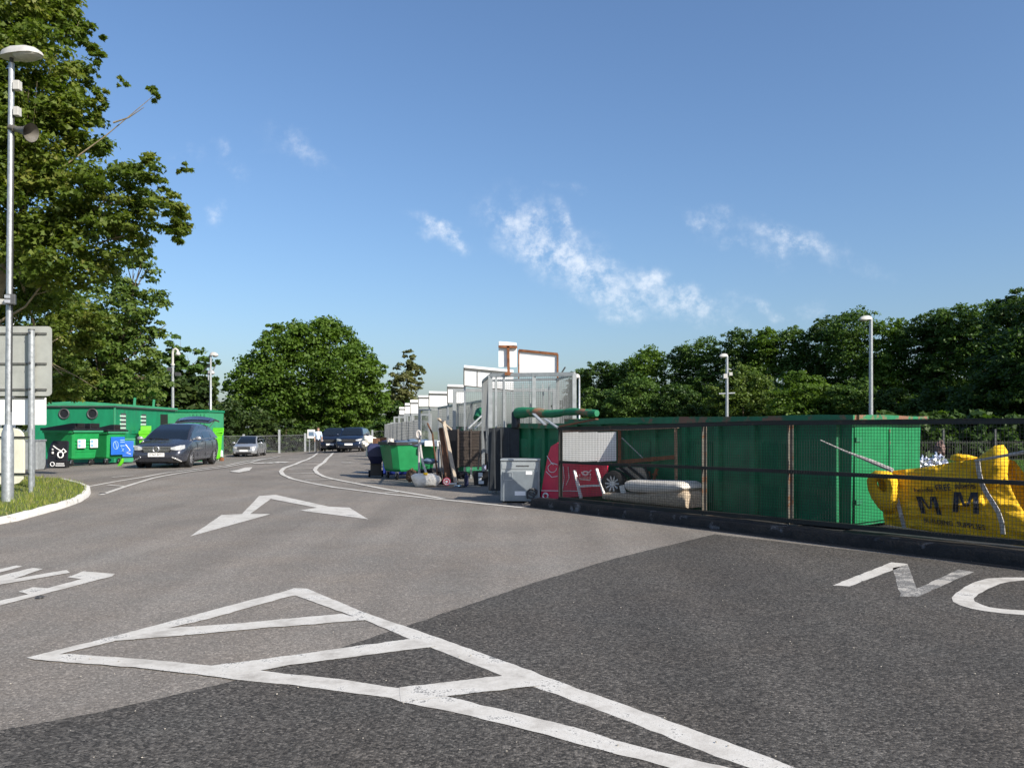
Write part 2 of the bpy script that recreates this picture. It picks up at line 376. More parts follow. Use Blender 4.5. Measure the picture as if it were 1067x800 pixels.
# right-hand kerb and edge strip, darkened with painted shade over grime and tar
def rough_bar(name, mat, s0, s1, n0, n1, z0, z1, step=.25, jit=.012):
    rings = []; k = int((s1-s0)/step)
    for i in range(k+1):
        s = s0+(s1-s0)*i/k; e = []
        for (n, z) in ((n0-.015, z0), (n0+.012, z1-.03), (n0+.045, z1), ((n0+n1)/2, z1+.006), (n1, z1), (n1, z0)):
            j = mnoise.noise(Vector((s*2.3, n*9, z*9)))*jit*2
            e.append(FP(s, n+j, max(z0, z+(j*.7 if z > z0 else 0))))
        rings.append(e)
    mb = MB(); mb.loft(rings); o = mb.build(name, mat, smooth=True, auto=50); o['kind'] = 'structure'; return o
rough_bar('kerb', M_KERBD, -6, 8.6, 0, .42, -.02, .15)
sheet('gutter_shade', [FP(-6, -.13, .007), FP(-6, .02, .007), FP(8.6, .02, .007), FP(8.6, -.10, .007)], M_TARSHADE)  # dark strip, part tar lip and part painted kerb shadow
sheet('compound_floor', [FP(-6, .40, .06), FP(8.6, .40, .06), FP(8.6, 3.4, .06), FP(-6, 3.4, .06)], M_TARSHADE)
sheet('lawn', [FP(1.6, 1.5, .075), FP(-5, 1.5, .075), Vector((45, 6, .075)), Vector((45, 38, .03)), Vector((13, 38, .03)), FP(1.6, 4.0, .075)], M_LAWN)

def blades(name, pts, h0, h1, w, cols, zfn):
    n = len(pts); pts = np.asarray(pts)
    ang = rng.uniform(0, 2*np.pi, n); hh = rng.uniform(h0, h1, n); lean = rng.normal(0, .35, (n, 2))*hh[:, None]
    z = np.array([zfn(x, y) for x, y in pts])
    dx, dy = np.cos(ang)*w/2, np.sin(ang)*w/2
    V = np.zeros((n, 3, 3)); V[:, 0, 0] = pts[:, 0]-dx; V[:, 0, 1] = pts[:, 1]-dy; V[:, 0, 2] = z
    V[:, 1, 0] = pts[:, 0]+dx; V[:, 1, 1] = pts[:, 1]+dy; V[:, 1, 2] = z
    V[:, 2, 0] = pts[:, 0]+lean[:, 0]; V[:, 2, 1] = pts[:, 1]+lean[:, 1]; V[:, 2, 2] = z+hh
    me = bpy.data.meshes.new(name); me.vertices.add(n*3); me.vertices.foreach_set('co', V.ravel())
    me.loops.add(n*3); me.loops.foreach_set('vertex_index', np.arange(n*3)); me.polygons.add(n)
    me.polygons.foreach_set('loop_start', np.arange(n)*3)
    me.update(calc_edges=True)
    a = me.attributes.new('tone', 'FLOAT', 'FACE'); a.data.foreach_set('value', rng.random(n))
    me.materials.append(leafmat(name+'_blades', cols, .3))
    o = bpy.data.objects.new(name, me); COL.objects.link(o); return o
def inpoly(x, y, poly):
    c = False; n = len(poly)
    for i in range(n):
        a, b = poly[i], poly[(i+1) % n]
        if (a[1] > y) != (b[1] > y) and x < (b[0]-a[0])*(y-a[1])/(b[1]-a[1])+a[0]: c = not c
    return c
# left verge: kerb line from the photo, soil, grass
edge = [G(p, q) for p, q in ((-330, 640), (-200, 598), (-90, 568), (0, 546), (19, 542.5), (41, 536.5), (66, 529.5), (84, 523), (92, 518), (95, 514), (94, 510))]
back = [G(p, q) for p, q in ((88, 507.5), (76, 504), (64, 501.5), (30, 499.5), (-60, 498))]
loop = edge+back+[Vector((-26, 24, 0)), Vector((-24, 9, 0))]
def kerb_curve():
    # resample, offset inward
    pts = []
    for a, b in zip(edge+back[:3], (edge+back[:3])[1:]):
        k = max(1, int((b-a).length/.25))
        pts += [a.lerp(b, i/k) for i in range(k)]
    rings = []
    for i, p in enumerate(pts):
        t = (pts[min(i+1, len(pts)-1)]-pts[max(0, i-1)]); t.z = 0; t.normalize(); nrm = Vector((-t.y, t.x, 0))
        # split joints every ~0.9 m as a shallow notch
        notch = .012 if i % 4 == 0 else 0
        ring = []
        for o, z in ((0, -.03), (.012, .085-notch), (.035, .105-notch), (.125, .108-notch), (.13, -.03)):
            j = mnoise.noise(p*1.7+Vector((o, z, 0)))*.008
            ring.append(p+nrm*(o+j)+Vector((0, 0, z+j)))
        rings.append(ring)
    mb = MB(); mb.loft(rings); o = mb.build('kerb', M_KERBW, smooth=True, auto=45); o['kind'] = 'structure'
kerb_curve()
cen = Vector((-16, 16, 0))
soil = [Vector((p.x, p.y, 0)).lerp(cen, .012) for p in loop]
sheet('verge', [Vector((p.x, p.y, gz(p.x, p.y)+.09)) for p in soil], M_SOIL)
vp = [(p.x, p.y) for p in soil]; pts = []
while len(pts) < 34000:
    x, y = random.uniform(-19, -6.5), random.uniform(9, 26.5)
    if inpoly(x, y, vp) and random.random() < (.45+.9*abs(mnoise.noise(Vector((x*1.3, y*1.3, 0))))):
        pts.append((x, y))
g = blades('verge_grass', pts, .03, .13, .014, [(.10, .15, .018), (.16, .21, .025), (.22, .25, .04), (.32, .29, .10)], lambda x, y: gz(x, y)+.088)
tag(g, 'tufty short grass growing on the left verge', 'grass', kind='stuff')
lp = [(p.x, p.y) for p in (FP(1.0, 1.6), FP(-4, 1.6), Vector((24, 10, 0)), Vector((28, 36, 0)), Vector((15, 36, 0)), FP(1.2, 3.8))]
pts = []
while len(pts) < 26000:
    x, y = random.uniform(5, 28), random.uniform(6, 36)
    if x/y > .72 or x/y < .45: continue
    if inpoly(x, y, lp): pts.append((x, y))
g = blades('lawn_grass', pts, .04, .14, .02, [(.04, .10, .012), (.07, .14, .02), (.11, .17, .03)], lambda x, y: .07)
tag(g, 'mown green grass of the lawn beyond the fence', 'grass', kind='stuff')

# ---------------------------------------------------------------- road markings
def densify(px, closed=True, step=26):
    out = []; n = len(px)
    for i in range(n if closed else n-1):
        a, b = px[i], px[(i+1) % n]; L = math.hypot(b[0]-a[0], b[1]-a[1]); k = max(1, int(L/step))
        out += [(a[0]+(b[0]-a[0])*j/k, a[1]+(b[1]-a[1])*j/k) for j in range(k)]
    if not closed: out.append(px[-1])
    return out
def ragged(p, amt=.010):
    return p+Vector((mnoise.noise(p*9)*amt, mnoise.noise(p*9+Vector((7, 3, 1)))*amt, 0))
def lift(p, k): return .0052+k*.0007+max(0.0, p.y-13)*.0009
def mark(name, polys, mat):
    mb = MB()
    for k, px in enumerate(polys):
        bm = bmesh.new(); vs = []
        for a, b in densify(px, True, 3.5):
            q = ragged(G(a, b)); e = mnoise.noise(q*38)*.007; q = q+Vector((e, -e*.7, 0)); q.z = gz(q.x, q.y)+lift(q, k); vs.append(bm.verts.new(q))
        bm.faces.new(vs); bmesh.ops.triangulate(bm, faces=bm.faces); bm.normal_update()
        bm.verts.index_update()
        mb.add([v.co.copy() for v in bm.verts], [tuple(v.index for v in f.verts) if f.normal.z > 0 else tuple(v.index for v in reversed(f.verts)) for f in bm.faces]); bm.free()
    o = mb.build(name, mat, fix=False); o['kind'] = 'structure'; return o
def stroke(name, lines, mat):
    mb = MB()
    for k, (px, w) in enumerate(lines):
        P = []
        raw = [G(a, b) for a, b in px]
        for a, b in zip(raw, raw[1:]):
            n = max(1, int((b-a).length/.5)); P += [a.lerp(b, i/n) for i in range(n)]
        P.append(raw[-1]); rows = []
        for i, p in enumerate(P):
            t = P[min(i+1, len(P)-1)]-P[max(0, i-1)]; t.z = 0; t.normalize(); s_ = Vector((-t.y, t.x, 0))*w/2
            for q in (p-s_, p+s_): 
                q = ragged(q); rows.append(Vector((q.x, q.y, gz(q.x, q.y)+lift(q, k))))
        mb.add(rows, [(2*i+1, 2*i, 2*i+2, 2*i+3) for i in range(len(P)-1)])
    o = mb.build(name, mat, fix=False); o['kind'] = 'structure'; return o
up = [(306, 613), (320, 613.5), (384, 640), (446, 661), (539, 694), (600, 717), (644, 732.5), (757, 773), (827, 800), (935, 843)]
lo = [(875, 838), (779, 800), (729, 782), (644, 748), (560, 717), (525, 705), (429, 667), (382, 647), (356, 638), (306, 620)]
A = up+lo
B = [(28, 685.6), (135, 659), (236, 632), (298, 616), (307, 613), (312, 620), (300, 622), (214, 646), (174, 655), (121, 668), (36.5, 688)]
Cc = [(174, 655), (253, 649.6), (300, 645), (356, 640), (384, 646), (300, 653), (281, 654), (197, 662), (121, 668)]
D = [(42, 683), (73, 682), (157, 688), (219, 694), (270, 699), (300, 703), (353, 708), (415, 718), (466, 726.5), (600, 759), (644, 773), (695, 786), (754, 800), (850, 828), (800, 834), (695, 800), (616, 780), (560, 764), (469, 742), (418, 732), (407, 728), (300, 714), (250, 709.5), (216, 704.7), (141, 696), (36.5, 688)]
E = [(219, 694.6), (300, 684), (370, 674), (427, 666.5), (455, 674), (407, 680), (300, 694), (270, 699.7), (218, 705)]
Fh = [(415, 717.5), (480, 710), (534, 703.5), (563, 715), (525, 719.5), (466, 726.5), (418, 732)]
mark('hatched_marking', [A, B, Cc, D, E, Fh], M_PAINT)
mark('double_arrow_marking', [[(198, 559), (230.6, 536.7), (252, 535.6), (270, 517), (287, 515.7), (343, 528), (364, 529), (384, 541), (313, 532), (330, 529), (282, 520), (260.6, 535.6), (282, 535.6)]], M_PAINT)
mark('lettering_marking', [[(-60, 645), (-60, 640), (0, 626), (30, 619.5), (19.7, 616.6), (34, 612), (50, 613), (84.4, 603.5), (70, 601.6), (87, 595.4), (120, 598), (116, 600.7), (0, 631)],
    [(-60, 610), (-60, 606), (17, 589.4), (23.5, 590.4), (0, 596.5)],
    [(-50, 616), (-50, 612), (34, 592), (45, 593), (14, 603.5), (69.4, 594), (73, 597), (0, 609.5), (-50, 622)]], M_PAINT)
mark('lettering_marking', [[(867.7, 610), (929, 586), (946, 587.7), (933.6, 593), (885.7, 611)],
    [(1110, 603), (1067, 602), (1045, 602), (1029, 603), (1016, 606.5), (1005, 612), (996, 618), (991.5, 623), (993, 627), (1000, 631), (1012, 634.5), (1025, 636.8), (1045, 639.5), (1067, 641), (1110, 642), (1110, 637.5), (1067, 636.5), (1045, 635), (1031, 633), (1022, 630), (1016, 627), (1015, 624), (1020, 619), (1030, 613.5), (1042, 608.5), (1053, 606), (1067, 605), (1110, 607)]], M_PAINT)
mark('faded_lettering_marking', [[(930, 592), (946, 588.5), (958, 621.7), (939, 621.7)], [(955, 622.5), (950.6, 616), (998.5, 593.6), (1015.5, 596), (999.6, 602.6)]], M_PAINTW)
stroke('lane_marking', [([(331, 472.5), (321, 479), (307.7, 484), (296, 488), (292.5, 491.5), (295, 495), (304, 499), (349, 508), (405, 515), (480, 522.5), (545, 529)], .14),
    ([(347, 472.5), (338, 482), (330, 487), (328, 490), (331, 493.5), (338, 497), (348, 499.5), (405, 510.5), (462, 519.5)], .14),
    ([(300, 489), (327, 488.5)], .09), ([(306, 484.8), (333, 484.2)], .09), ([(313, 481), (338, 480.7)], .09), ([(297, 494), (330, 493.5)], .09), ([(318, 500.5), (350, 499.8)], .10), ([(400, 514), (418, 512.5)], .10)], M_PAINT)
stroke('bay_marking', [([(88, 508), (120, 502), (150, 497.3), (174, 492.8), (235, 485.5), (268, 479.5), (292, 475.5)], .12),
    ([(105, 515.8), (131, 507), (159, 498.6), (200, 491.3), (235, 487), (262, 482), (283, 478)], .12),
    ([(117, 497.5), (139, 495.8)], .12), ([(112, 505.5), (131, 507)], .10)], M_PAINT)
mark('arrow_marking', [[(239, 491.6), (247, 490), (255, 487.6), (263, 487.1), (260, 490.6), (248.7, 492.6)]], M_PAINT)
stroke('faint_lettering_marking', [([(266, 483.4), (272, 482.6)], .5), ([(276, 483), (281, 482.4)], .5), ([(283, 482.7), (288, 482.2)], .5), ([(290.5, 482.6), (295.5, 481.6)], .5), ([(280, 479.4), (292, 479.2)], .15), ([(300, 478.8), (312, 478.4)], .15)], M_PAINT)
stroke('small_arrow_marking', [([(357, 482.6), (368, 482.4)], .32), ([(370, 492.4), (384, 492.2)], .3)], M_PAINT)

# ---------------------------------------------------------------- text helper
def textmesh(body, size=1.0, align='CENTER', ext=0.0, bold=0.0):
    c = bpy.data.curves.new('t', 'FONT'); c.body = body; c.size = size; c.align_x = align; c.align_y = 'CENTER'; c.extrude = ext; c.offset = bold; c.resolution_u = 3
    o = bpy.data.objects.new('t', c); COL.objects.link(o)
    dg = bpy.context.evaluated_depsgraph_get(); dg.update()
    me = bpy.data.meshes.new_from_object(o.evaluated_get(dg))
    vs = [v.co.copy() for v in me.vertices]; fs = [tuple(p.vertices) for p in me.polygons]
    bpy.data.objects.remove(o); bpy.data.curves.remove(c); bpy.data.meshes.remove(me)
    return vs, fs
def lettering(parent, body, size, fn, mat, name='lettering', world=False, bold=0.0):
    vs, fs = textmesh(body, size)
    mb = MB(); mb.add([fn(v.x, v.y) for v in vs], fs)
    return mb.build(name, mat, parent, world=world, fix=False)

# ---------------------------------------------------------------- trees
def leafmesh(name, P, Nn, size, mat, parent, shape='d'):
    n = len(P)
    a = rng.normal(size=(n, 3)); t = np.cross(Nn, a); t /= np.linalg.norm(t, axis=1)[:, None]+1e-9
    b = np.cross(Nn, t); sz = size*rng.uniform(.6, 1.35, n)
    if shape == 'm':    # palmate: eight-point leaf
        prof = [(-.5, .0), (-.28, .22), (-.42, .5), (-.05, .32), (.5, .0), (-.05, -.32), (-.42, -.5), (-.28, -.22)]
    else:
        prof = [(-.55, 0), (0, .34), (.55, 0), (0, -.34)]
    k = len(prof); V = np.zeros((n, k, 3))
    for i, (u, v) in enumerate(prof):
        droop = -.22*abs(v)
        V[:, i] = P+t*(u*sz)[:, None]+b*(v*sz)[:, None]+Nn*(droop*sz)[:, None]
    me = bpy.data.meshes.new(name); me.vertices.add(n*k); me.vertices.foreach_set('co', V.ravel())
    me.loops.add(n*k); me.loops.foreach_set('vertex_index', np.arange(n*k)); me.polygons.add(n)
    me.polygons.foreach_set('loop_start', np.arange(n)*k); me.update(calc_edges=True)
    at_ = me.attributes.new('tone', 'FLOAT', 'FACE')
    return me, at_
def tree(name, label, base, d, lobes, count, leaf, mat, group=None, shape='d', trunk_r=.2, bark=None, clump=.30, cat='tree', depth=1.0, branch=True, dens=26, sprig=(), limb=1.0):
    root = thing(name, label, cat, base, 0, group)
    W = []
    for L in lobes:
        px, py, r = L[:3]; off = L[3] if len(L) > 3 else random.uniform(-.5, .5)*r/F*d*.8
        c = pt(px, py, d+off); W.append((c, r/F*d))
    vol = [r**2 for c, r in W]; tot = sum(vol)
    PP, NN, TT = [], [], []
    for (c, r), v in zip(W, vol):
        m = max(40, int(count*v/tot)); nc = max(5, int(dens*(r/ (leaf*5))**1.3)); nc = min(nc, 90)
        dirs = rng.normal(size=(nc, 3)); dirs /= np.linalg.norm(dirs, axis=1)[:, None]
        rad = rng.uniform(.35, 1.0, nc)**.6
        cc = np.array(c)+dirs*(rad*r)[:, None]*np.array([1, depth, .95])
        rc = r*clump*rng.uniform(.6, 1.35, nc)
        tone = rng.uniform(0, 1, nc)
        idx = rng.integers(0, nc, m)
        dd = rng.normal(size=(m, 3)); dd /= np.linalg.norm(dd, axis=1)[:, None]
        dd[:, 2] = np.where(dd[:, 2] < -.25, -dd[:, 2], dd[:, 2])
        rr = rng.uniform(.35, 1.05, m)
        p = cc[idx]+dd*(rr*rc[idx])[:, None]*np.array([1.1, 1.1, .75])
        nn = dd*.7+np.array([0, 0, .55])+rng.normal(size=(m, 3))*.55
        nn /= np.linalg.norm(nn, axis=1)[:, None]
        PP.append(p); NN.append(nn); TT.append(np.clip(tone[idx]*.55+rng.random(m)*.45, 0, 1))
    P = np.concatenate(PP); Nn = np.concatenate(NN); T = np.concatenate(TT)
    keep = P[:, 2] > base[2]+.15; P, Nn, T = P[keep], Nn[keep], T[keep]
    P = P-np.array(base)
    me, a = leafmesh('crown', P, Nn, leaf, mat, root, shape); a.data.foreach_set('value', T)
    me.materials.append(mat); o = bpy.data.objects.new('crown', me); COL.objects.link(o); o.parent = root
    # trunk with limbs
    b0 = Vector((0, 0, -.1)); tops = sorted(W, key=lambda w: -w[0].z)
    mb = MB(); cz = sum((c.z*r for c, r in W))/sum(r for c, r in W)
    cx = sum((c.x*r for c, r in W))/sum(r for c, r in W)-base[0]; cy = sum((c.y*r for c, r in W))/sum(r for c, r in W)-base[1]
    fork = Vector((cx*.35, cy*.35, max(1.0, (cz-base[2])*.45)))
    top = Vector((cx, cy, cz-base[2]+1.0))
    mb.tube([b0, b0.lerp(fork, .5)+Vector((trunk_r*.4, 0, 0)), fork, fork.lerp(top, .5), top], [trunk_r*1.3, trunk_r, trunk_r*.8, trunk_r*.45, trunk_r*.15], 10)
    if branch:
        for c, r in W:
            if limb < 1 and r < 30/F*d: continue
            e = c-Vector(base); s0 = fork.lerp(top, random.random()*.7); mid = s0.lerp(e, .5)+Vector((0, 0, -.12*(e-s0).length))
            mb.tube([s0, mid, e], [trunk_r*.34*limb, trunk_r*.2*limb, trunk_r*.05], 6)
            for q in range(3):
                s1 = mid.lerp(e, random.random()); e2 = e+Vector((random.uniform(-1, 1), random.uniform(-1, 1), random.uniform(-.6, 1)))*r*.9
                mb.tube([s1, s1.lerp(e2, .5)+Vector((0, 0, .05*r)), e2], [trunk_r*.11*limb, trunk_r*.07*limb, trunk_r*.025], 5)
    for (p, q) in sprig:
        p = pt(*p)-Vector(base); q = pt(*q)-Vector(base)
        mb.tube([p, p.lerp(q, .5)+Vector((0, 0, -.06)), q], [.020, .013, .006], 6)
    mb.build('trunk', bark or M_BARK, root, smooth=True, fix=False)
    return root
L_SYC = leafmat('sycamore_leaf', [(.055, .095, .013), (.092, .138, .020), (.138, .180, .030), (.205, .205, .045)], .42)
L_ASH = leafmat('ash_leaf', [(.060, .105, .018), (.095, .145, .026), (.140, .185, .042)], .34)
L_OAK = leafmat('broad_leaf', [(.050, .098, .011), (.085, .150, .019), (.135, .212, .032)], .40)
L_DARK = leafmat('dark_leaf', [(.026, .058, .012), (.044, .086, .016), (.070, .120, .024)], .34)
L_MID = leafmat('mid_leaf', [(.042, .090, .015), (.068, .126, .022), (.104, .165, .033)], .30)
L_BROWN = leafmat('browning_leaf', [(.075, .095, .030), (.115, .125, .042), (.165, .160, .062)], .3)
L_IVY = leafmat('hedge_leaf', [(.022, .045, .010), (.040, .070, .014), (.075, .100, .022)], .3)
def gbase(px, d): 
    p = at(px, d); return (p.x, p.y, p.z)

tree('sycamore_tree', 'huge olive green sycamore overhanging the lamp post at the left edge', gbase(-60, 19), 18.5,
     [(10, 15, 55, 0), (60, 22, 34, .6), (93, 38, 17, .2), (30, 90, 58, -.3), (76, 88, 26, .3), (38, 150, 58, 0), (90, 142, 24, .2), (20, 220, 70, .4), (112, 208, 42, 0), (152, 184, 24, -.4), (172, 225, 25, -.2), (186, 243, 11, -.2),
      (70, 262, 55, .5), (130, 245, 30, 0), (-45, 150, 90, 0), (-45, 30, 85, 0), (-45, 280, 90, 3.5), (20, 335, 65, 6), (75, 345, 45, 7), (15, 400, 50, 9), (70, 395, 40, 9), (105, 330, 25, 6), (40, 300, 45, 3.5), (105, 100, 10, .1), (100, 62, 9, 0), (160, 101, 9, -.2), (128, 86, 6, -.2), (193, 177, 8, -.4), (104, 115, 12, 0)],
     120000, .112, L_SYC, shape='m', trunk_r=.26, bark=M_BARKP, clump=.31, limb=.45, sprig=[((60, 178, 18.3), (160, 100, 18.25)), ((118, 128, 18.2), (150, 112, 18.1))])
tree('ash_tree', 'feathery pale green ash tree behind the portholed green cabin', gbase(105, 41), 40,
     [(140, 285, 24), (150, 262, 13), (142, 320, 28), (135, 360, 34), (110, 330, 40), (105, 385, 45), (150, 395, 26), (80, 360, 45), (60, 400, 45), (165, 345, 10), (120, 420, 40), (30, 390, 50)],
     30000, .21, L_ASH, trunk_r=.28, clump=.30)
tree('lime_tree', 'mid green tree rising behind the hooked camera pole', gbase(190, 58), 57,
     [(186, 362, 12), (198, 380, 18), (175, 385, 20), (212, 392, 13), (222, 398, 8), (195, 410, 25), (168, 415, 25), (215, 422, 16), (225, 378, 4), (205, 435, 22)],
     13000, .30, L_MID, trunk_r=.2, clump=.30)
tree('oak_tree', 'big rounded bright green tree at the far end of the road', gbase(330, 76), 74,
     [(300, 352, 18), (330, 350, 19), (318, 362, 26), (288, 372, 24), (352, 362, 22), (270, 396, 26), (310, 395, 40), (355, 392, 36), (380, 395, 18), (382, 418, 22), (256, 412, 17), (290, 420, 30), (335, 422, 32), (245, 425, 14), (240, 405, 9), (372, 375, 17), (392, 385, 10), (398, 405, 9), (365, 425, 25), (262, 380, 12), (345, 345, 14), (285, 350, 12), (350, 440, 16), (385, 437, 14), (320, 440, 14)],
     60000, .29, L_OAK, trunk_r=.4, clump=.36, dens=34)
tree('hawthorn_tree', 'thin browning tree to the right of the big rounded tree', gbase(422, 88), 86,
     [(426, 374, 9), (422, 388, 13), (434, 386, 9), (412, 398, 10), (425, 402, 15), (415, 416, 16), (438, 398, 5), (405, 430, 16), (425, 425, 14)],
     6500, .34, L_BROWN, trunk_r=.16, clump=.34)
for i, (px, py, r, d, lab) in enumerate([(242, 436, 22, 66, 'dense shaded hedge shrub just left of the big rounded tree'), (270, 446, 19, 68, 'leafy hedge shrub behind the silver car'), (298, 452, 15, 68, 'low ivy covered shrub behind the tallest chain link post'), (232, 462, 16, 62, 'small bush beside the lime green bin')]):
    tree('hedge_shrub', lab, gbase(px, d), d, [(px, py, r), (px-r*.7, py+r*.5, r*.8), (px+r*.7, py+r*.5, r*.8), (px, py+r*.9, r*.8)], 5000, .26, L_IVY, 'hedge shrubs along the far boundary', trunk_r=.06, cat='shrub', clump=.32)
tree('hedge_shrub', 'dark low hedge shrub behind the navy vehicles', gbase(355, 71), 71, [(325, 452, 13), (345, 455, 14), (365, 455, 14), (385, 455, 13), (400, 452, 14), (415, 450, 14)], 6500, .28, L_DARK, 'hedge shrubs along the far boundary', trunk_r=.06, cat='shrub', clump=.32)
for i, (lab, xs_, d, top, bot, mt) in enumerate([('long dark hedge closing the far end of the road behind the rounded tree', range(222, 432, 13), 84, 432, 468, L_DARK),
        ('dark hedge along the foot of the tree belt, left half', range(590, 800, 15), 84, 424, 462, L_DARK), ('dark hedge along the foot of the tree belt, right half', range(800, 1140, 22), 64, 408, 470, L_DARK), ('low shaded hedge right behind the dark railing', range(925, 1180, 20), 39, 446, 488, L_DARK), ('dark shrubs filling behind the green cabin', range(10, 215, 14), 52, 408, 440, L_IVY)]):
    lob = [(x_, y_, 13 if d > 80 else 17) for x_ in xs_ for y_ in range(top, bot, 13)]
    tree('hedge', lab, gbase(sum(xs_)/len(xs_), d), d, lob, 24000, .36, mt, trunk_r=.05, cat='hedge', clump=.45, branch=False)
kinds = [('dark dense', L_DARK), ('mid green', L_MID), ('deep green broad', L_OAK), ('dark dense', L_DARK)]
tl = [(608, 385, 17, 82, 1), (628, 376, 18, 80, 0), (655, 372, 20, 78, 1), (680, 362, 22, 76, 2), (708, 360, 20, 74, 0), (735, 352, 22, 72, 1), (765, 342, 24, 70, 0), (797, 341, 22, 68, 2), (828, 338, 24, 67, 1), (860, 330, 25, 65, 0), (893, 323, 27, 62, 1), (930, 330, 26, 60, 2), (962, 325, 26, 58, 0), (990, 320, 27, 56, 1), (1024, 318, 27, 54, 1), (1058, 302, 32, 46, 3), (1105, 285, 45, 42, 3), (1165, 290, 50, 40, 3)]
for i, (px, top, w, d, k) in enumerate(tl):
    hgt = 447-top; lob = []
    y = top+w*.75; ww = w
    lob.append((px, top+w*.6, w*.62))
    while y < 445:
        lob += [(px+random.uniform(-.55, .55)*ww, y+random.uniform(-4, 4), ww*random.uniform(.55, .85)) for _ in range(2)]
        y += ww*.6; ww = min(w*1.25, ww*1.08)
    adj = 'tallest' if i == 15 else ''
    pos = ['leftmost tree of the right-hand belt, beside the slim lamp post', 'second tree from the left of the right-hand belt', 'third tree from the left of the right-hand belt', 'fourth tree from the left of the right-hand belt', 'tree of the right-hand belt left of the twin lamp', 'tree of the right-hand belt just behind the twin lamp', 'tree of the right-hand belt just right of the twin lamp', 'tree in the belt, second to the right of the twin lamp', 'tree in the belt midway between the two tall lamps', 'tree in the belt, second left of the tallest right lamp', 'tree in the belt directly behind the tallest right lamp', 'tree in the belt just right of the tallest right lamp', 'tree in the belt above the right end of the skip', 'tree in the belt above the silver bags', 'tree in the belt above the yellow bag', 'tall near tree at the right edge of the picture', 'nearest belt tree cut by the right edge', 'belt tree standing outside the right edge'][i]
    if px > 1120 and i > 16: pass
    tree('belt_tree', kinds[k][0]+' '+pos, gbase(px, d), d, lob, 22000 if i < 15 else 24000, .19, kinds[k][1], 'trees of the right-hand belt', trunk_r=.2, branch=i > 10, clump=.27, depth=1.3, dens=40)
for i, (px, py, r, d, mt, lab) in enumerate([(625, 425, 20, 68, L_MID, 'light green bush at the left end of the tree belt'), (668, 415, 24, 66, L_MID, 'olive bush in front of the belt, left of the twin lamp'), (705, 422, 20, 64, L_DARK, 'darker bush in front of the belt, second left of the twin lamp'), (775, 405, 25, 60, L_ASH, 'pale leafy bush just right of the twin lamp'), (838, 412, 26, 56, L_OAK, 'bright broad bush between the two tall lamps'), (890, 415, 22, 54, L_MID, 'green bush just left of the tallest right lamp'), (935, 425, 22, 52, L_DARK, 'dark bush just right of the tallest right lamp'), (985, 425, 26, 48, L_DARK, 'shaded bush behind the silver bags'), (1040, 420, 32, 44, L_DARK, 'shaded bush behind the yellow bag'), (1095, 420, 36, 42, L_DARK, 'shaded bush cut by the right edge')]):
    tree('bush', lab, gbase(px, d), d, [(px, py, r), (px-r*.8, py+r*.4, r*.8), (px+r*.8, py+r*.5, r*.8), (px, py+r*.9, r*.9), (px-r*.4, py-r*.6, r*.5)], 12000, .19, mt, 'bushes in front of the tree belt', trunk_r=.07, cat='bush', clump=.32, branch=False)

# ---------------------------------------------------------------- right: mesh fence
def build_fence():
    root = thing('mesh_fence', 'black rusty mesh fence on the kerb in front of the long green skip', 'fence', FP(4, .28, .15))
    zt = lambda s: 1.60-.08*S((s-3)/5.2); zm = lambda s: .905+.0*s+(-.03*S((s-3)/5)); zb = lambda s: .235-.055*S((s)/8)
    n0 = .28; sL, sR = 8.06, -4.5
    def rail(fn, w, h, nm, a, b, nn=n0):
        mb = MB(); k = 14
        for i in range(k):
            s0, s1 = a+(b-a)*i/k, a+(b-a)*(i+1)/k
            j0, j1 = mnoise.noise(Vector((s0, fn(0)*7, 0)))*.012, mnoise.noise(Vector((s1, fn(0)*7, 0)))*.012
            mb.bar(FP(s0, nn+j0, fn(s0)+j0*.5), FP(s1, nn+j1, fn(s1)+j1*.5), w, h)
        return mb.build(nm, M_DARKST, root, world=True)
    rail(lambda s: zt(s)-.015, .05, .055, 'top_rail', sL+.03, sR)
    rail(lambda s: zt(s)+.018, .062, .010, 'top_rail', sL+.03, sR, n0-.008)['label'] = 'pale worn top edge of the fence rail'
    rail(zm, .045, .05, 'middle_rail', sL, sR); rail(zb, .05, .06, 'bottom_rail', sL, sR)
    for s in (8.06, 4.6, 3.07, -.75, -3.2):
        mb = MB(); 
        z1 = zt(s)-.02
        mb.box(FP(s, n0+.045, (z1+.13)/2), (.05, .012, z1-.13), math.atan2(FU.y, FU.x)); mb.box(FP(s+.022, n0+.02, (z1+.13)/2), (.012, .055, z1-.13), math.atan2(FU.y, FU.x))
        mb.box(FP(s-.055, n0+.03, .155), (.16, .12, .012), math.atan2(FU.y, FU.x))
        mb.build('post', M_POSTST if s < 8 else M_DARKST, root, world=True)
    w = MB(); st = .040
    k = int((sL-sR)/st)
    for i in range(k):
        s = sR+i*st; j = mnoise.noise(Vector((s*1.5, 0, 0)))*.012
        w.bar(FP(s, n0-.028+j, zb(s)), FP(s, n0-.028+j, zt(s)-.03), .0036)
    for r_ in range(34):
        t = r_/33; seg = 24
        for i in range(seg):
            s0, s1 = sL+(sR-sL)*i/seg, sL+(sR-sL)*(i+1)/seg
            f = lambda s: FP(s, n0-.023+mnoise.noise(Vector((s*1.5, 0, 0)))*.012, zb(s)+(zt(s)-zb(s)-.03)*t)
            w.bar(f(s0), f(s1), .0036)
    w.build('wire_mesh', M_MESHB, root, world=True, fix=False)
build_fence()

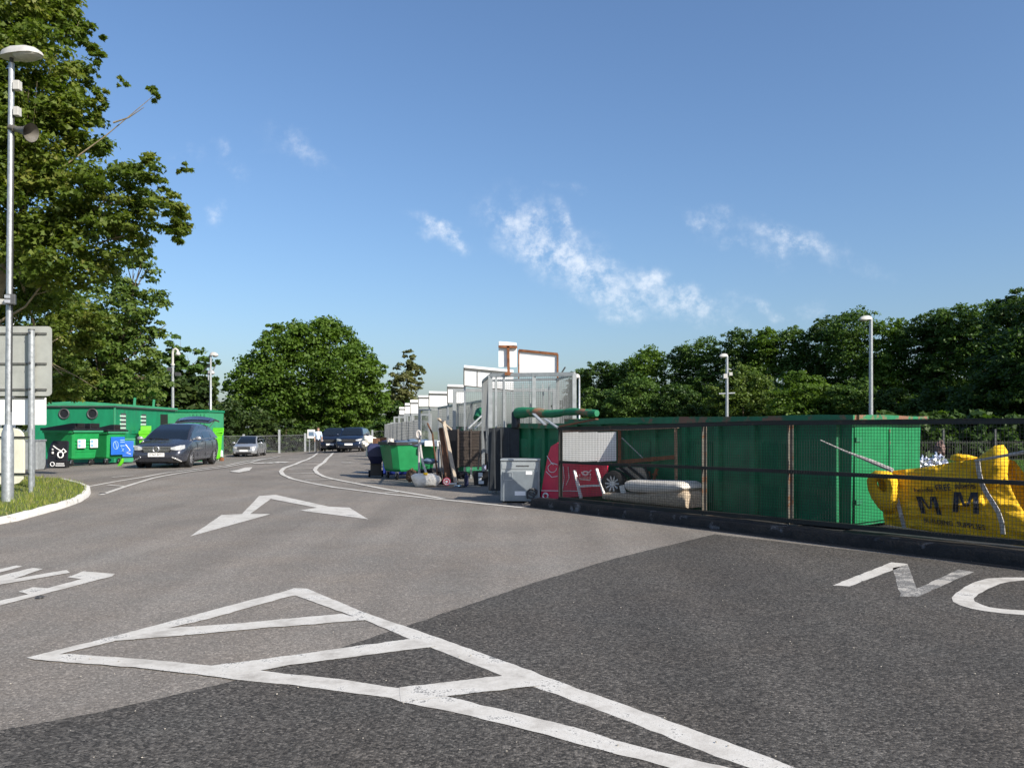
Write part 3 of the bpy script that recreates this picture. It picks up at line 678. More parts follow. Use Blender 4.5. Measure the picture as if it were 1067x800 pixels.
# ---------------------------------------------------------------- skips
def skip(label, org, ang, L, w, zt, zbot=.12, endmat=None, ribs=9, group='green waste skips', open_top=True):
    root = thing('skip', label, 'skip', org, ang, group)
    # local frame: x along FU, y along -FN (to the left of FU is -FN => FN is -y)
    body = MB()
    y0, y1 = 0.0, -w
    def ring(z, ins): return [Vector((ins, y0-ins*.3, z)), Vector((L-ins, y0-ins*.3, z)), Vector((L-ins, y1+ins*.3, z)), Vector((ins, y1+ins*.3, z))]
    t = .06
    def inner(z, ins): return [Vector((ins+t, y0-ins*.3-t, z)), Vector((L-ins-t, y0-ins*.3-t, z)), Vector((L-ins-t, y1+ins*.3+t, z)), Vector((ins+t, y1+ins*.3+t, z))]
    body.loft([ring(zbot, .03), ring(zt-.10, 0), inner(zt-.10, 0), inner(zbot+.05, .03)], cap=True)
    body.build('body', M_SKIP, root)
    e = MB(); e.box((-.006, (y0+y1)/2, (zbot+zt-.16)/2+.02), (.014, w-.10, zt-.22-zbot)); ep = e.build('end_door', endmat or M_SKIPEND, root, bevel=.004)
    for zz in (zbot+.35, zt-.35): MB().box((-.022, y0-.12, zz), (.03, .14, .06)).build('door_hinge', M_SKIPRIM, ep)
    MB().box((-.022, (y0+y1)/2, .9), (.02, .03, 1.2)).build('door_bar', M_SKIPRIM, ep)
    rm = MB()
    for (a, b) in ((Vector((-.07, .045, 0)), Vector((L+.05, .045, 0))), (Vector((-.07, y1-.045, 0)), Vector((L+.05, y1-.045, 0))), (Vector((-.055, .01, 0)), Vector((-.055, y1-.01, 0))), (Vector((L+.04, .01, 0)), Vector((L+.04, y1-.01, 0)))):
        k = 12; up_ = Vector((0, 0, zt-.05))
        for i in range(k):
            p, q = a.lerp(b, i/k)+up_, a.lerp(b, (i+1)/k)+up_
            p.z += mnoise.noise(p*1.1+Vector(root.location))*.018; q.z += mnoise.noise(q*1.1+Vector(root.location))*.018
            rm.bar(p, q, .11, .11)
    rm.build('rim', M_SKIPRIM, root)
    for i in range(ribs):
        x = .25+(L-.5)*i/(ribs-1)
        for yy in (y0+.03, y1-.03):
            rb = MB(); rb.prism([Vector((x-.07, yy-.035, zbot+.05)), Vector((x+.07, yy-.035, zbot+.05)), Vector((x+.045, yy+.035, zbot+.05)), Vector((x-.045, yy+.035, zbot+.05))] if yy > -1 else [Vector((x-.07, yy+.035, zbot+.05)), Vector((x+.07, yy+.035, zbot+.05)), Vector((x+.045, yy-.035, zbot+.05)), Vector((x-.045, yy-.035, zbot+.05))], (0, 0, zt-.16-zbot))
            rb.build('rib', M_SKIP, root)
    # corrugation panels in two bands on the near side
    for zz in ((.28, .62), (.86, 1.28)):
        for i in range(ribs-1):
            if i % 2 == 0 and ribs > 6: continue
            x0 = .25+(L-.5)*i/(ribs-1)+.12; x1 = .25+(L-.5)*(i+1)/(ribs-1)-.12
            c = MB(); n = int((x1-x0)/.022); V = []
            for k in range(n+1):
                x = x0+(x1-x0)*k/n; yy = .004+(.016 if k % 2 else 0)
                V += [(x, yy, zz[0]), (x, yy, zz[1])]
            c.add(V, [(2*k, 2*k+1, 2*k+3, 2*k+2) for k in range(n)])
            c.build('corrugation', M_SKIP, root, fix=False)
    sk = MB()
    for yy in (y0-.35, y1+.35): sk.box((L/2, yy, .095), (L-.1, .1, .10))
    sk.build('skid', M_DARKST, root)
    return root
sk1 = skip('long dark green skip with bright lit end behind the black fence', FP(2.55, 1.0, 0), math.atan2(FU.y, FU.x), 6.05, 1.95, 1.70)
# ridged cover sheet sagging over the middle of the first skip (dark, scuffed)
sk2 = skip('second green skip under a rolled green tarpaulin, left of the long one', FP(8.85, 1.6, 0), math.atan2(FU.y, FU.x), 2.5, 1.9, 1.62, endmat=M_SKIP, ribs=5)
r2 = thing('tarpaulin_roll', 'worn green tarpaulin roll with brown patches lying across the second skip', 'tarpaulin', FP(9.45, .2, 1.70))
mb = MB(); P_ = []
for i in range(15):
    p = pt(539+83*i/14, 430.5-1.0*math.sin(i*.8)-1.0*(i/14), 18.3-2.0*i/14); P_.append(p)
mb.tube(P_, [.125-.05*S(i/9)+.008*math.sin(i*2.1) for i in range(15)], 14); mb.build('roll', M_ROLL, r2, smooth=True, auto=60, world=True)
mb = MB(); p = pt(537.5, 431, 18.35); mb.tube([p+Vector((0, -.02, -.32)), p+Vector((0, 0, .02)), p+Vector((.02, 0, .10))], [.10, .10, .03], 12); mb.build('end_cap', M_BLACKPL, r2, smooth=True, world=True)
mb = MB()
for (a, b) in (((556, 431), (568, 442.5)), ((568, 436.5), (582, 446))):
    mb.bar(pt(*a, 15.6), pt(*b, 15.3), .075, .02)
o = mb.build('metal_channel', M_GALV); tag(o, 'pale grey steel channel pieces hooked over the fence corner', 'metal bars')
o = MB().bar(pt(584, 444.0, 14.9), pt(622, 436.5, 14.4), .10, .025).build('plank', M_WOOD); tag(o, 'reddish brown plank resting on the fence top rail', 'plank')

# green skip with roll end farther back
sk3 = skip('far green skip with a green tarpaulin end, behind the dark wooden panel', (-1.60, 25.2, 0), R(98), 4.0, 2.0, 1.58, endmat=M_CABINL)
r3 = thing('tarpaulin_roll', 'short bright green tarpaulin end above the dark wooden panel', 'tarpaulin', pt(501, 437, 23))
MB().tube([pt(497, 436, 22.6), pt(500, 430, 22.8), pt(507, 427.5, 23), pt(509, 431, 23.2)], [.11, .15, .13, .1], 12).build('roll', M_ROLL, r3, smooth=True, world=True)
mb = MB(); mb.bar(pt(487, 447, 22), pt(505, 430, 22.3), .04); mb.bar(pt(494, 447, 21.8), pt(507, 435, 22.2), .03); mb.build('support_bar', M_GALV, r3, world=True)

# ---------------------------------------------------------------- rubbish between fence and skip
def slab(name, pxs, n, thick, mat, root=None, label=None, cat=None, bevel=.0):
    mb = MB(); poly = [onplane(a, b, n) for a, b in pxs]; mb.prism(poly, FN*thick)
    o = mb.build(name, mat, root, world=root is not None, bevel=bevel)
    if label: tag(o, label, cat)
    return o
fr = thing('rusty_frame', 'rusty frame holding a white three-panel board behind the left fence bay', 'frame', onplane(645, 520, .5))
for (a, b, w) in (((584, 449.5), (707, 444.5), .055), ((645.5, 448), (645.5, 484), .06), ((704, 446), (704.5, 503), .045), ((644, 481.5), (704, 476), .07)):
    MB().bar(onplane(*a, .86), onplane(*b, .86), .04, w).build('frame_bar', M_RUSTP if w < .06 else M_RUST, fr, world=True)
MB().bar(onplane(586.5, 450, .86), onplane(589, 512, .86), .05, .07).build('frame_bar', M_RUSTP, fr, world=True)
mb = MB(); mb.bar(onplane(648, 456, .84), onplane(670, 477, .84), .015); mb.build('wire_tie', M_GALV, fr, world=True)
for a, b in ((585.5, 602.2), (602.6, 622.2), (622.6, 642)):
    na, nb2 = .33+(a-585.5)/57*.50, .33+(b-585.5)/57*.50
    MB().prism([onplane(a, 450.5, na), onplane(b, 450.0, nb2), onplane(b, 480.2, nb2), onplane(a, 480.8, na)], (.01, .02, 0)).build('white_board', M_WHITEB, fr, world=True)
pr = thing('advertising_board', 'crimson printed panel with white line drawings leaning at the left end of the fence', 'panel', onplane(590, 522, .6))
slab('panel', [(563.5, 517), (566, 500), (570.5, 476), (574, 465), (581, 461), (589, 470), (598, 483), (633, 485), (631, 516.5), (604, 517.5), (585, 518), (568, 523)], .62, .03, M_RED, pr)
def lines3(name, lines, n, r, mat, root):
    mb = MB()
    for ln in lines: mb.tube([onplane(a, b, n) for a, b in ln], r, 5)
    return mb.build(name, mat, root, world=True)
circ = lambda cx, cy, rx, ry, k=14: [(cx+rx*math.cos(2*math.pi*i/k), cy+ry*math.sin(2*math.pi*i/k)) for i in range(k+1)]
lines3('line_drawing', [[(564, 511), (603, 511.5)], [(587, 486), (588, 498), (586, 512)], [(592, 486), (593, 498), (590, 505)], [(570, 475), (575, 483), (577, 484)], circ(575.5, 487.5, 4.5, 4.5)[:9], [(569, 491), (575, 497), (581, 496)], [(571, 486), (575, 482), (581, 484)]], .608, .008, M_WHITEP, pr)
lines3('ring_mark', [circ(568.5, 516.5, 2.6, 2.8)], .60, .018, M_WHITEP, pr)
lines3('emblem', [[(604, 494), (604, 499), (615, 500), (615, 493)], [(606, 492), (610, 495), (616, 490)], circ(610, 493, 3, 2), [(604, 497), (616, 497)]], .608, .014, M_WHITEP, pr)
ld = thing('step_ladder', 'white step ladder standing in front of the crimson panel', 'ladder', onplane(615, 519, .5))
for a, b in (((598.5, 490), (605.5, 519)), ((621.5, 488.5), (631, 519))): MB().bar(onplane(*a, .52), onplane(*b, .46), .05, .04).build('rail', M_WHITEP, ld, world=True)
MB().bar(onplane(603, 506.5, .50), onplane(627, 505.5, .50), .07, .035).build('rung', M_WHITEP, ld, world=True)
MB().bar(onplane(600, 497, .52), onplane(624, 496, .52), .05, .02).build('rung', M_RED, ld, world=True)

def wheel_mesh(root, c, axis, r, w, rimmat, name='wheel', parent_part=True):
    """tyre + rim about axis (unit vector, local coords); returns the tyre part"""
    ax = Vector(axis).normalized(); c = Vector(c)
    pr_ = [(-.5, .60), (-.5, .86), (-.42, .96), (-.2, 1.0), (.2, 1.0), (.42, .96), (.5, .86), (.5, .60)]
    x = ax.cross(Vector((0, 0, 1))).normalized() if abs(ax.z) < .9 else Vector((1, 0, 0)); z = ax.cross(x)
    k = 28; t = MB()
    rings = [[c+ax*(a*w)+(x*math.cos(2*math.pi*i/k)+z*math.sin(2*math.pi*i/k))*(q*r) for a, q in pr_] for i in range(k)]
    t.loft(rings+[rings[0]], cap=False)
    ty = t.build('tyre', M_RUBBER, root, smooth=True, auto=40)
    m = MB()
    m.tube([c-ax*w*.38, c+ax*w*.30], r*.61, k); 
    for i in range(10):
        a = 2*math.pi*i/10; dv = x*math.cos(a)+z*math.sin(a)
        m.bar(c+ax*w*.36+dv*r*.08, c+ax*w*.42+dv*r*.62, r*.10, w*.12, up=ax)
    m.tube([c+ax*w*.25, c+ax*w*.45], r*.16, 12)
    mats = [M_DGREY, rimmat]
    for i in range(len(m.f)): m.mi[i] = 1 if i >= k+2 else 0
    rm = m.build('rim', mats, ty, fix=False)
    return ty
wl = thing('car_wheel', 'loose car wheel with silver rim beside the mattress', 'wheel', onplane(641, 514, .7))
Mi = Vector(wl.location)
wheel_mesh(wl, onplane(640, 504, .62)-Mi, (-.55, -.75, .12), .24, .17, M_ALLOY)
mt = thing('mattress', 'grubby white folded mattress lying on the woven bed base', 'mattress', onplane(680, 516, .6))
def softslab(px_top, px_bot, n, depth, mat, root, name, puff=.03):
    mb = MB(); rings = []
    for (a, b), (c, d_) in zip(px_top, px_bot):
        p = onplane(a, b, n); q = onplane(c, d_, n); r_ = []
        h = (p-q).length
        for t, o in ((0, .04), (.12, 0), (.5, -puff), (.88, 0), (1, .04)): r_.append(q.lerp(p, t)+FN*o)
        for t, o in ((1, depth), (.5, depth+puff), (0, depth)): r_.append(q.lerp(p, t)+FN*o)
        rings.append(r_)
    mb.loft(rings); return mb.build(name, mat, root, smooth=True, world=True, auto=60)
softslab([(651, 501.5), (656, 500), (672, 501), (690, 501.5), (704, 502), (709, 504), (711.5, 507)], [(653, 511), (657, 512.5), (672, 513.5), (690, 513.5), (704, 512.3), (710, 511.5), (712, 509)], .42, .50, M_MATT, mt, 'mattress_pad')
bb = thing('bed_base', 'beige woven bed base on the ground behind the fence', 'bed base', onplane(672, 528, .6))
softslab([(628, 513.5), (632, 513), (665, 514.5), (690, 512), (705, 511), (712, 512), (714.5, 516)], [(628, 520), (632, 521), (665, 525), (690, 527.5), (705, 529), (712, 529.5), (714.5, 529.5)], .44, .48, M_WICKER, bb, 'base', .015)
dc = thing('lounger', 'beige slatted lounger back with dark bars above the loose wheel', 'lounger', onplane(657, 500, .8))
slab('slat_panel', [(641, 487.5), (652, 486.5), (668, 487), (673, 492), (674, 499), (664, 499.5)], .80, .03, M_BEIGE, dc)
for a, b in (((646, 486.5), (662, 500)), ((655, 486), (672, 500)), ((672, 486), (677, 500))): MB().bar(onplane(*a, .76), onplane(*b, .76), .035).build('bar', M_DARKST, dc, world=True)
mb = MB(); mb.bar(onplane(681, 501, .8), onplane(684.5, 488, .8), .05, .03); mb.bar(onplane(677, 501, .82), onplane(676.5, 491, .82), .05, .03); mb.bar(onplane(680, 494, .82), onplane(685, 494, .82), .03, .03)
tag(mb.build('bracket', M_RUST), 'small rusty bracket poking up behind the mattress', 'bracket')
tag(slab('card_sheet', [(645, 506), (650, 505), (652, 513), (647, 514)], .50, .006, M_WHITEP), 'small white card in front of the loose wheel', 'card')

# ---------------------------------------------------------------- yellow bulk bag
yb = thing('bulk_bag', 'slumped yellow builders bulk bag with dark printing tied behind the fence', 'bag', onplane(980, 560, .7))
tc_ = [(0, (913, 492)), (.12, (932, 490)), (.35, (962, 487)), (.6, (992, 481.5)), (.8, (1014, 478)), (.9, (1030, 476.5)), (1, (1048, 478))]
bc_ = [(0, (922, 546)), (.12, (940, 549)), (.35, (973, 554)), (.6, (1008, 560)), (.8, (1043, 566)), (.9, (1072, 570)), (1, (1110, 577))]
def interp(tab, u):
    for (a, p), (b, q) in zip(tab, tab[1:]):
        if u <= b:
            t = (u-a)/(b-a); return (p[0]+(q[0]-p[0])*t, p[1]+(q[1]-p[1])*t)
    return tab[-1][1]
def bagpt(u, v, lift=0.0):        # v: 0 bottom .. 1 top
    T, Bt = interp(tc_, u), interp(bc_, u)
    sag = (1-v)**1.9 if u > .8 else (1-v)
    k = S((u-.7)/.3); sag = (1-v)*(1-k)+((1-v)**2.0)*k
    px = T[0]+(Bt[0]-T[0])*sag; py = T[1]+(Bt[1]-T[1])*(1-v)
    bul = .085*math.sin(math.pi*min(1, max(0, u)))**.5*math.sin(math.pi*(.12+.80*v))
    fold = .060*mnoise.noise(Vector((u*3.2, v*2.4+u*2.2, 1.5)))+.026*mnoise.noise(Vector((u*9-v*4, v*7, 5)))+.012*mnoise.noise(Vector((u*22, v*22+u*8, 9)))
    rid = lambda q: (1-abs(mnoise.noise(q))*2.6)
    fold -= .028*max(0, rid(Vector((u*4-v*2.2, v*3.4+u*1.4, 3.3))))**2+.016*max(0, rid(Vector((u*9+v*5, v*6-u*3, 8.1))))**2
    fold -= .05*math.exp(-((v-.42-.18*(u-.5))/.05)**2)*(1 if u > .4 else S(u/.4))
    return onplane(px, py, .72-bul+fold-lift)
mb = MB(); nu, nv = 84, 46
vs = [bagpt(i/nu, j/nv) for j in range(nv+1) for i in range(nu+1)]
fs = [(j*(nu+1)+i, j*(nu+1)+i+1, (j+1)*(nu+1)+i+1, (j+1)*(nu+1)+i) for j in range(nv) for i in range(nu)]
nb = len(vs); bk = []
for i in range(nu+1):
    p = bagpt(i/nu, 1); q = bagpt(i/nu, 0)
    bk.append((p+FN*.25+Vector((0, 0, -.03)), q+FN*.55))
vs += [b for pr2 in bk for b in pr2]
fs += [(nv*(nu+1)+i, nv*(nu+1)+i+1, nb+2*(i+1), nb+2*i) for i in range(nu)]
fs += [(nb+2*i, nb+2*(i+1), nb+2*(i+1)+1, nb+2*i+1) for i in range(nu)]
mb.add(vs, fs); mb.build('bag_body', M_YEL, yb, smooth=True, world=True)
def earsheet(name, poly_px, n, mat, depth=.10, seed=0):
    c = (sum(p[0] for p in poly_px)/len(poly_px), sum(p[1] for p in poly_px)/len(poly_px)); mb = MB(); k = len(poly_px)
    rings = []
    for t, off in ((1.0, .03), (.85, -.02), (.5, -depth*.8), (.05, -depth)):
        rings.append([onplane(c[0]+(a-c[0])*t, c[1]+(b-c[1])*t, n+off+.03*mnoise.noise(Vector((a*.2, b*.2, t*3+seed)))) for a, b in poly_px])
    back_ = [[p+FN*.05 for p in rings[0]]]
    mb.loft(back_+rings, cap=True); return mb.build(name, mat, yb, smooth=True, world=True)
earsheet('flap', [(1016, 480), (1022, 474), (1031, 468), (1037, 464), (1044, 463.5), (1048, 470), (1049.5, 480), (1048.5, 492), (1044, 502), (1036, 508), (1029, 511), (1024, 505), (1021, 495)], .60, M_YEL, .10, 3)
earsheet('flap', [(990, 478.5), (991, 474), (997, 472.5), (1008, 474), (1017, 476.5), (1014, 481), (1000, 482)], .78, M_YEL, .06, 5)
# left handle: a flat turned-over lip with a hole through it
lpo = [(912, 490), (906, 494), (903, 500), (904, 509), (908, 519), (915, 529), (922, 535), (931, 534), (936, 524), (937, 511), (935, 499), (928, 491)]
lpi = [(917, 499), (915, 500), (914, 503), (915, 506), (917, 509), (919, 511), (921, 512), (923, 511), (924, 509), (924, 506), (922, 502), (920, 500)]
mb = MB(); rg_ = []
for t, off in ((0, .16), (0, .10), (.22, .02), (.55, -.03), (.85, -.01), (1, .03), (1, .09)):
    rg_.append([onplane(a[0]+(b[0]-a[0])*t, a[1]+(b[1]-a[1])*t, .52+off+.035*mnoise.noise(Vector((a[0]*.11, a[1]*.11, t*2.5)))) for a, b in zip(lpo, lpi)])
mb.loft(rg_, cap=False); mb.build('handle_loop', M_YEL, yb, smooth=True, world=True)
def ribbon(name, pts, w, mat, root, world=True):
    mb = MB()
    for i in range(len(pts)-1): mb.bar(pts[i], pts[i+1], .010, w) if False else mb.bar(pts[i], pts[i+1], w, .012, up=FN)
    return mb.build(name, mat, root, world=world)
ribbon('strap', [bagpt(.085+.05*t, 1-t, .02) for t in [i/10 for i in range(11)]], .05, M_STRAP, yb)
ribbon('strap', [onplane(1018.5, 480, .42), onplane(1020, 492, .42), onplane(1023, 504, .42), onplane(1028, 514, .40), onplane(1034, 523, .40), onplane(1040, 533, .40), onplane(1044, 545, .42), onplane(1045, 556, .45)], .05, M_STRAP, yb)
mb = MB(); a, b = onplane(855, 458.5, .36), onplane(930, 490, .42)
mb.tube([a, a.lerp(b, .35)+Vector((0, 0, -.01)), a.lerp(b, .7), b], [.008, .012, .028, .03], 6); mb.build('strap', M_STRAP, yb, world=True)
mb = MB(); a, b = onplane(1016, 480, .40), onplane(1090, 467, .32)
mb.tube([a, a.lerp(b, .4), b], [.014, .018, .03], 6); mb.build('strap', M_STRAP, yb, world=True)
def bagtext(body, u0, v0, wu, hv, bold=1, slant=0.0, bend=0.0):
    vs, fs = textmesh(body, 1.0, bold=.055 if len(body) < 3 else .015); xs_ = [v.x for v in vs]; ys_ = [v.y for v in vs]
    w = max(xs_)-min(xs_); h = max(ys_)-min(ys_); mx = (max(xs_)+min(xs_))/2; my = (max(ys_)+min(ys_))/2
    bm = bmesh.new(); V = [bm.verts.new(v) for v in vs]
    for f in fs:
        try: bm.faces.new([V[i] for i in f])
        except ValueError: pass
    if h > .3 and len(body) < 4: bmesh.ops.subdivide_edges(bm, edges=bm.edges, cuts=2, use_grid_fill=True)
    bm.verts.index_update()
    mb = MB(); mb.add([bagpt(u0+(v.co.x-mx)/w*wu+slant*(v.co.y-my)/h*hv, v0+(v.co.y-my)/h*hv, .022) for v in bm.verts], [tuple(q.index for q in f.verts) for f in bm.faces]); bm.free()
    mb.build('lettering', M_BAGTXT, yb, world=True, fix=False)
bagtext('Includes', .325, .655, .15, .07); bagtext('FREE', .485, .675, .125, .09); bagtext('deliveries', .665, .69, .17, .08)
def bagM(u0, v0, wu, hv, skew=0.0):
    mb = MB(); q = 10
    for (x0, x1, xa, xb, ya, yb_) in ((0, .22, 0, .22, 0, 1), (.78, 1, .78, 1, 0, 1), (.40, .51, .16, .30, .30, 1), (.49, .60, .70, .84, .30, 1)):
        V = []
        for j in range(q+1):
            t = j/q; y_ = ya+(yb_-ya)*t
            for k in range(4):
                x_ = (x0+(x1-x0)*k/3)*(1-t)+(xa+(xb-xa)*k/3)*t
                V.append(bagpt(u0+(x_-.5)*wu+skew*(y_-.5), v0+(y_-.5)*hv, .020+(.004 if x0 in (.40, .49) else 0)))
        mb.add(V, [(j*4+k, j*4+k+1, j*4+k+5, j*4+k+4) for j in range(q) for k in range(3)])
    mb.build('lettering', M_BAGTXT, yb, world=True, fix=False)
bagM(.345, .415, .155, .27, -.02); bagM(.64, .47, .19, .27, .04)
bagtext('BUILDING  SUPPLIES', .51, .17, .44, .07)

# foil bags and brown bundle behind the yellow bag
for i, (px, py, r, lab) in enumerate([(961, 480, 8, 'crumpled silver bag against the green skip end'), (975, 480, 10, 'crumpled silver bag between the skip end and the yellow bag')]):
    d = 13.6+i*.2; c = pt(px, py, d); base = (c.x, c.y, .075)
    fb = MB(); rr = r/F*d
    fb.ellip((0, 0, c.z-.07-.10), (rr*1.1, rr*.9, rr*1.1), 26, 18, .75, 3.4)
    fb.ellip((0, .05, .33), (rr*2.0, rr*1.4, .36), 26, 18, .5, 3.0)
    o = fb.build('foil_bag', M_FOIL, smooth=True, auto=25); o.location = base; tag(o, lab, 'bag', 'crumpled silver bags')
c = pt(979, 469, 14.2)
mb = MB(); mb.ellip((0, 0, c.z-.075), (.085, .10, .16), 18, 14, .5, 3.5); mb.tube([(0, 0, 0), (0, 0, c.z-.1)], .05, 8)
o = mb.build('bundle', pm('brown_bundle', (.16, .10, .085), .8, 0, .4, 18, (.30, .24, .22), .4, 12)); o.location = (c.x, c.y, .075); tag(o, 'brownish upright bundle poking up behind the silver bags', 'bundle')
# far railing
rl = thing('railing', 'dark vertical bar railing across the lawn under the trees', 'railing', at(1010, 36))
mb = MB(); n = 0
for i in range(90):
    p = at(930+i*2.6, 36); mb.bar(p+Vector((0, 0, .02)), p+Vector((0, 0, .98)), .018)
mb.bar(at(930, 36)+Vector((0, 0, .9)), at(1164, 36)+Vector((0, 0, .9)), .03); mb.bar(at(930, 36)+Vector((0, 0, .15)), at(1164, 36)+Vector((0, 0, .15)), .03)
mb.build('bars', M_DARKST, rl, world=True, fix=False)
for px in (983, 1037, 1095): MB().bar(at(px, 35.9), at(px, 35.9)+Vector((0, 0, 1.5)), .07).build('post', M_DGREY, rl, world=True)

# ---------------------------------------------------------------- middle: appliance, panels, bins
ap = thing('washing_machine', 'grey washing machine dumped with its back panel and hose towards the road', 'washing machine', at(542, 16.2), -.06)
w_, h_, d_ = .80, .86, .58
MB().box((0, d_/2, h_/2+.02), (w_, d_, h_-.04)).build('cabinet', M_APPL, ap, bevel=.012)
MB().box((0, d_/2-.012, h_+.015), (w_+.012, d_+.03, .035)).build('top', M_APPL, ap, bevel=.01)
MB().box((0, -.008, .34), (w_-.08, .014, .60)).build('back_panel', M_APPLD, ap, bevel=.004)
mb = MB(); 
for (x0, x1, z0, z1) in ((-.34, -.16, .47, .62),):
    for a, b in (((x0, z0), (x1, z0)), ((x1, z0), (x1, z1)), ((x1, z1), (x0, z1)), ((x0, z1), (x0, z0))): mb.bar((a[0], -.018, a[1]), (b[0], -.018, b[1]), .012)
mb.build('access_plate', M_APPL, ap)
MB().box((0, -.004, .745), (w_-.06, .012, .11)).build('rail', M_APPL, ap, bevel=.003)
MB().box((.05, -.013, .755), (.26, .010, .022)).build('slot', M_DGREY, ap)
MB().box((.18, -.018, .615), (.13, .006, .07)).build('label', M_LABEL, ap); MB().box((-.0, -.018, .20), (.22, .006, .085)).build('label', M_LABEL, ap)
mb = MB(); P_ = []
for i in range(40):
    t = i/39*5.2*math.pi; P_.append((.235+.085*math.cos(t)+.03*math.sin(t*.37), -.045-.012*math.sin(t*1.7), .19+.075*math.sin(t)+.05*math.sin(t*.3)))
mb.tube(P_, .014, 6); mb.tube([(.24, -.03, .28), (.29, -.07, .05), (.05, -.35, .015), (-.25, -.42, .012), (-.42, -.3, .012)], .009, 6)
mb.build('hose', M_DGREY, ap, smooth=True)
for x in (-.33, .33):
    for y in (.07, d_-.07): MB().cyl((x, y, 0), (x, y, .05), .03).build('foot', M_BLACKPL, ap)

# dark wooden panel unit and black rubbish under it
dp = thing('wooden_panel', 'dark weathered wooden panel crate standing behind the rubbish', 'crate', at(492, 21.6), .05)
def lx(px, d=21.6): return (px-492)/F*d
def lz(py, d=21.6): return H+(HY-py)/F*d
mb = MB()
for i in range(11):
    z0, z1 = lz(486), lz(448.5); z = z0+(z1-z0)*(i+.5)/11
    mb.box((lx(491.5), .012*math.sin(i*2.2), z), (lx(506)-lx(477), .03, (z1-z0)/11-.012))
mb.build('slats', M_WOODD, dp)
for px in (477.5, 491, 504.5): MB().box((lx(px), -.035, lz(467)), (.05, .035, lz(447.5)-lz(487.5))).build('batten', M_WOODD, dp)
MB().box((lx(491), .10, lz(468)), (lx(507)-lx(476), .10, lz(449)-lz(486))).build('backing', M_BLACKPL, dp)
for px in (476, 506): MB().box((lx(px), .25, (lz(486)+gz(0, 0))/2), (.06, .06, lz(486))).build('leg', M_WOODD, dp)
sp = thing('black_board', 'tall matt black board standing left of the wooden panel', 'board', at(471, 22.0))
mb = MB(); q = lambda a, b, d=22.0: pt(a, b, d)
mb.prism([q(463.5, 447.5), q(476.5, 447.5), q(477.5, 505), q(466, 505)], (0, .05, 0)); mb.build('board', M_BLACKPL, sp, world=True)
def stick(name, a, b, da, db, r, mat, label, cat, sq=False, mid=None):
    mb = MB(); p, q_ = pt(*a, da), pt(*b, db)
    if sq: mb.bar(p, q_, r*2, r*1.2)
    elif mid: mb.tube([p, pt(*mid, (da+db)/2), q_], r, 7)
    else: mb.tube([p, p.lerp(q_, .5)+Vector((.02, 0, 0)), q_], r, 7)
    return tag(mb.build(name, mat, smooth=not sq), label, cat)
stick('plank', (462, 438), (475, 503), 21.4, 20.8, .045, M_BEIGE, 'long pale wooden batten leaning upright against the black board', 'plank', True)
stick('plank', (456.5, 436), (470, 447.5), 21.2, 21.6, .035, M_BEIGE, 'short pale batten lying across the top of the black board', 'plank', True)
stick('plank', (460, 446), (467, 503), 21.5, 21, .07, M_WOOD, 'brown board leaning just left of the long pale batten', 'plank', True)
stick('pole', (445.5, 441), (456, 497), 21.7, 21.3, .025, M_WOOD, 'thin dark brown bent pole leaning above the white sack', 'pole', mid=(450.5, 452))
stick('pole', (457.5, 460), (461, 500), 21.9, 21.5, .02, M_WOODD, 'dark thin stick standing beside the brown board', 'pole')
tr = thing('sack_truck', 'red wheeled sack truck base at the foot of the pale batten', 'trolley', at(468, 20.6))
c = pt(465.5, 501.5, 20.7)
mb = MB(); mb.tube([c-Vector((0, .03, 0)), c+Vector((0, .03, 0))], .105, 18); mb.build('wheel', M_RED, tr, world=True)
mb = MB(); mb.tube([c-Vector((0, .045, 0)), c-Vector((0, .03, 0))], .035, 12); mb.tube([c+Vector((math.cos(i/6*math.pi)*.075, -.036, math.sin(i/6*math.pi)*.075)) for i in range(13)], .012, 5); mb.build('hub', M_WHITEP, tr, world=True)
MB().bar(pt(467, 503.8, 20.4), pt(476, 503.6, 20.4), .16, .02).build('toe_plate', M_WHITEP, tr, world=True)
# strap-like post with pale buckle top
mb = MB(); mb.tube([pt(437, 498, 21.6), pt(436.5, 478, 21.8), pt(437, 460, 21.8), pt(436, 451, 21.8)], [.035, .03, .04, .05], 8)
mb.tube([pt(436+2.2*math.cos(i/12*6.283), 452.5+3.8*math.sin(i/12*6.283), 21.75) for i in range(13)], .03, 6)
mb.tube([pt(437.5, 462, 21.7), pt(440, 480, 21.4), pt(444.5, 494, 21.2)], .035, 6)
tag(mb.build('hose', M_STRAP, smooth=True), 'pale looped hose hanging over the side of the green open bin', 'hose')
mb = MB(); 
mb.ellip((0, 0, .28), (.30, .22, .14), 20, 14, .5, 3); mb.prism([(-.36, -.22, .02), (.36, -.22, .02), (.36, .2, .02), (-.36, .2, .02)], (0, 0, .22))
o = mb.build('rubbish_pile', M_BLACKPL); o.location = at(448, 21.9); tag(o, 'black tub with rubbish under the grey-blue cushion', 'tub')
mb = MB(); mb.ellip((0, 0, 0), (.21, .16, .075), 24, 14, .4, 2.5); o = mb.build('cushion', M_TEALB, smooth=True); o.location = pt(447.5, 480.5, 21.6); tag(o, 'grey-blue cushion resting on the black tub', 'cushion')
def crumple(name, cpx, cpy, d, r, mat, label, cat, jit=.5, fr=2.5, seg=30):
    c = pt(cpx, cpy, d); mb = MB(); mb.ellip((0, 0, 0), r, seg, 18, jit, fr); o = mb.build(name, mat, smooth=True, auto=35); o.location = c
    return tag(o, label, cat)
sk_ = MB()
c0 = at(445, 20.9)
prof = [(428, 496), (432, 493.5), (441, 494), (450, 493.5), (458, 497), (459.5, 501), (455, 506), (445, 507), (437, 508.5), (433, 508), (429, 500)]
ring0 = [pt(a, b, 20.75)-c0 for a, b in prof]; cen = sum(ring0, Vector())/len(ring0)
rg = []
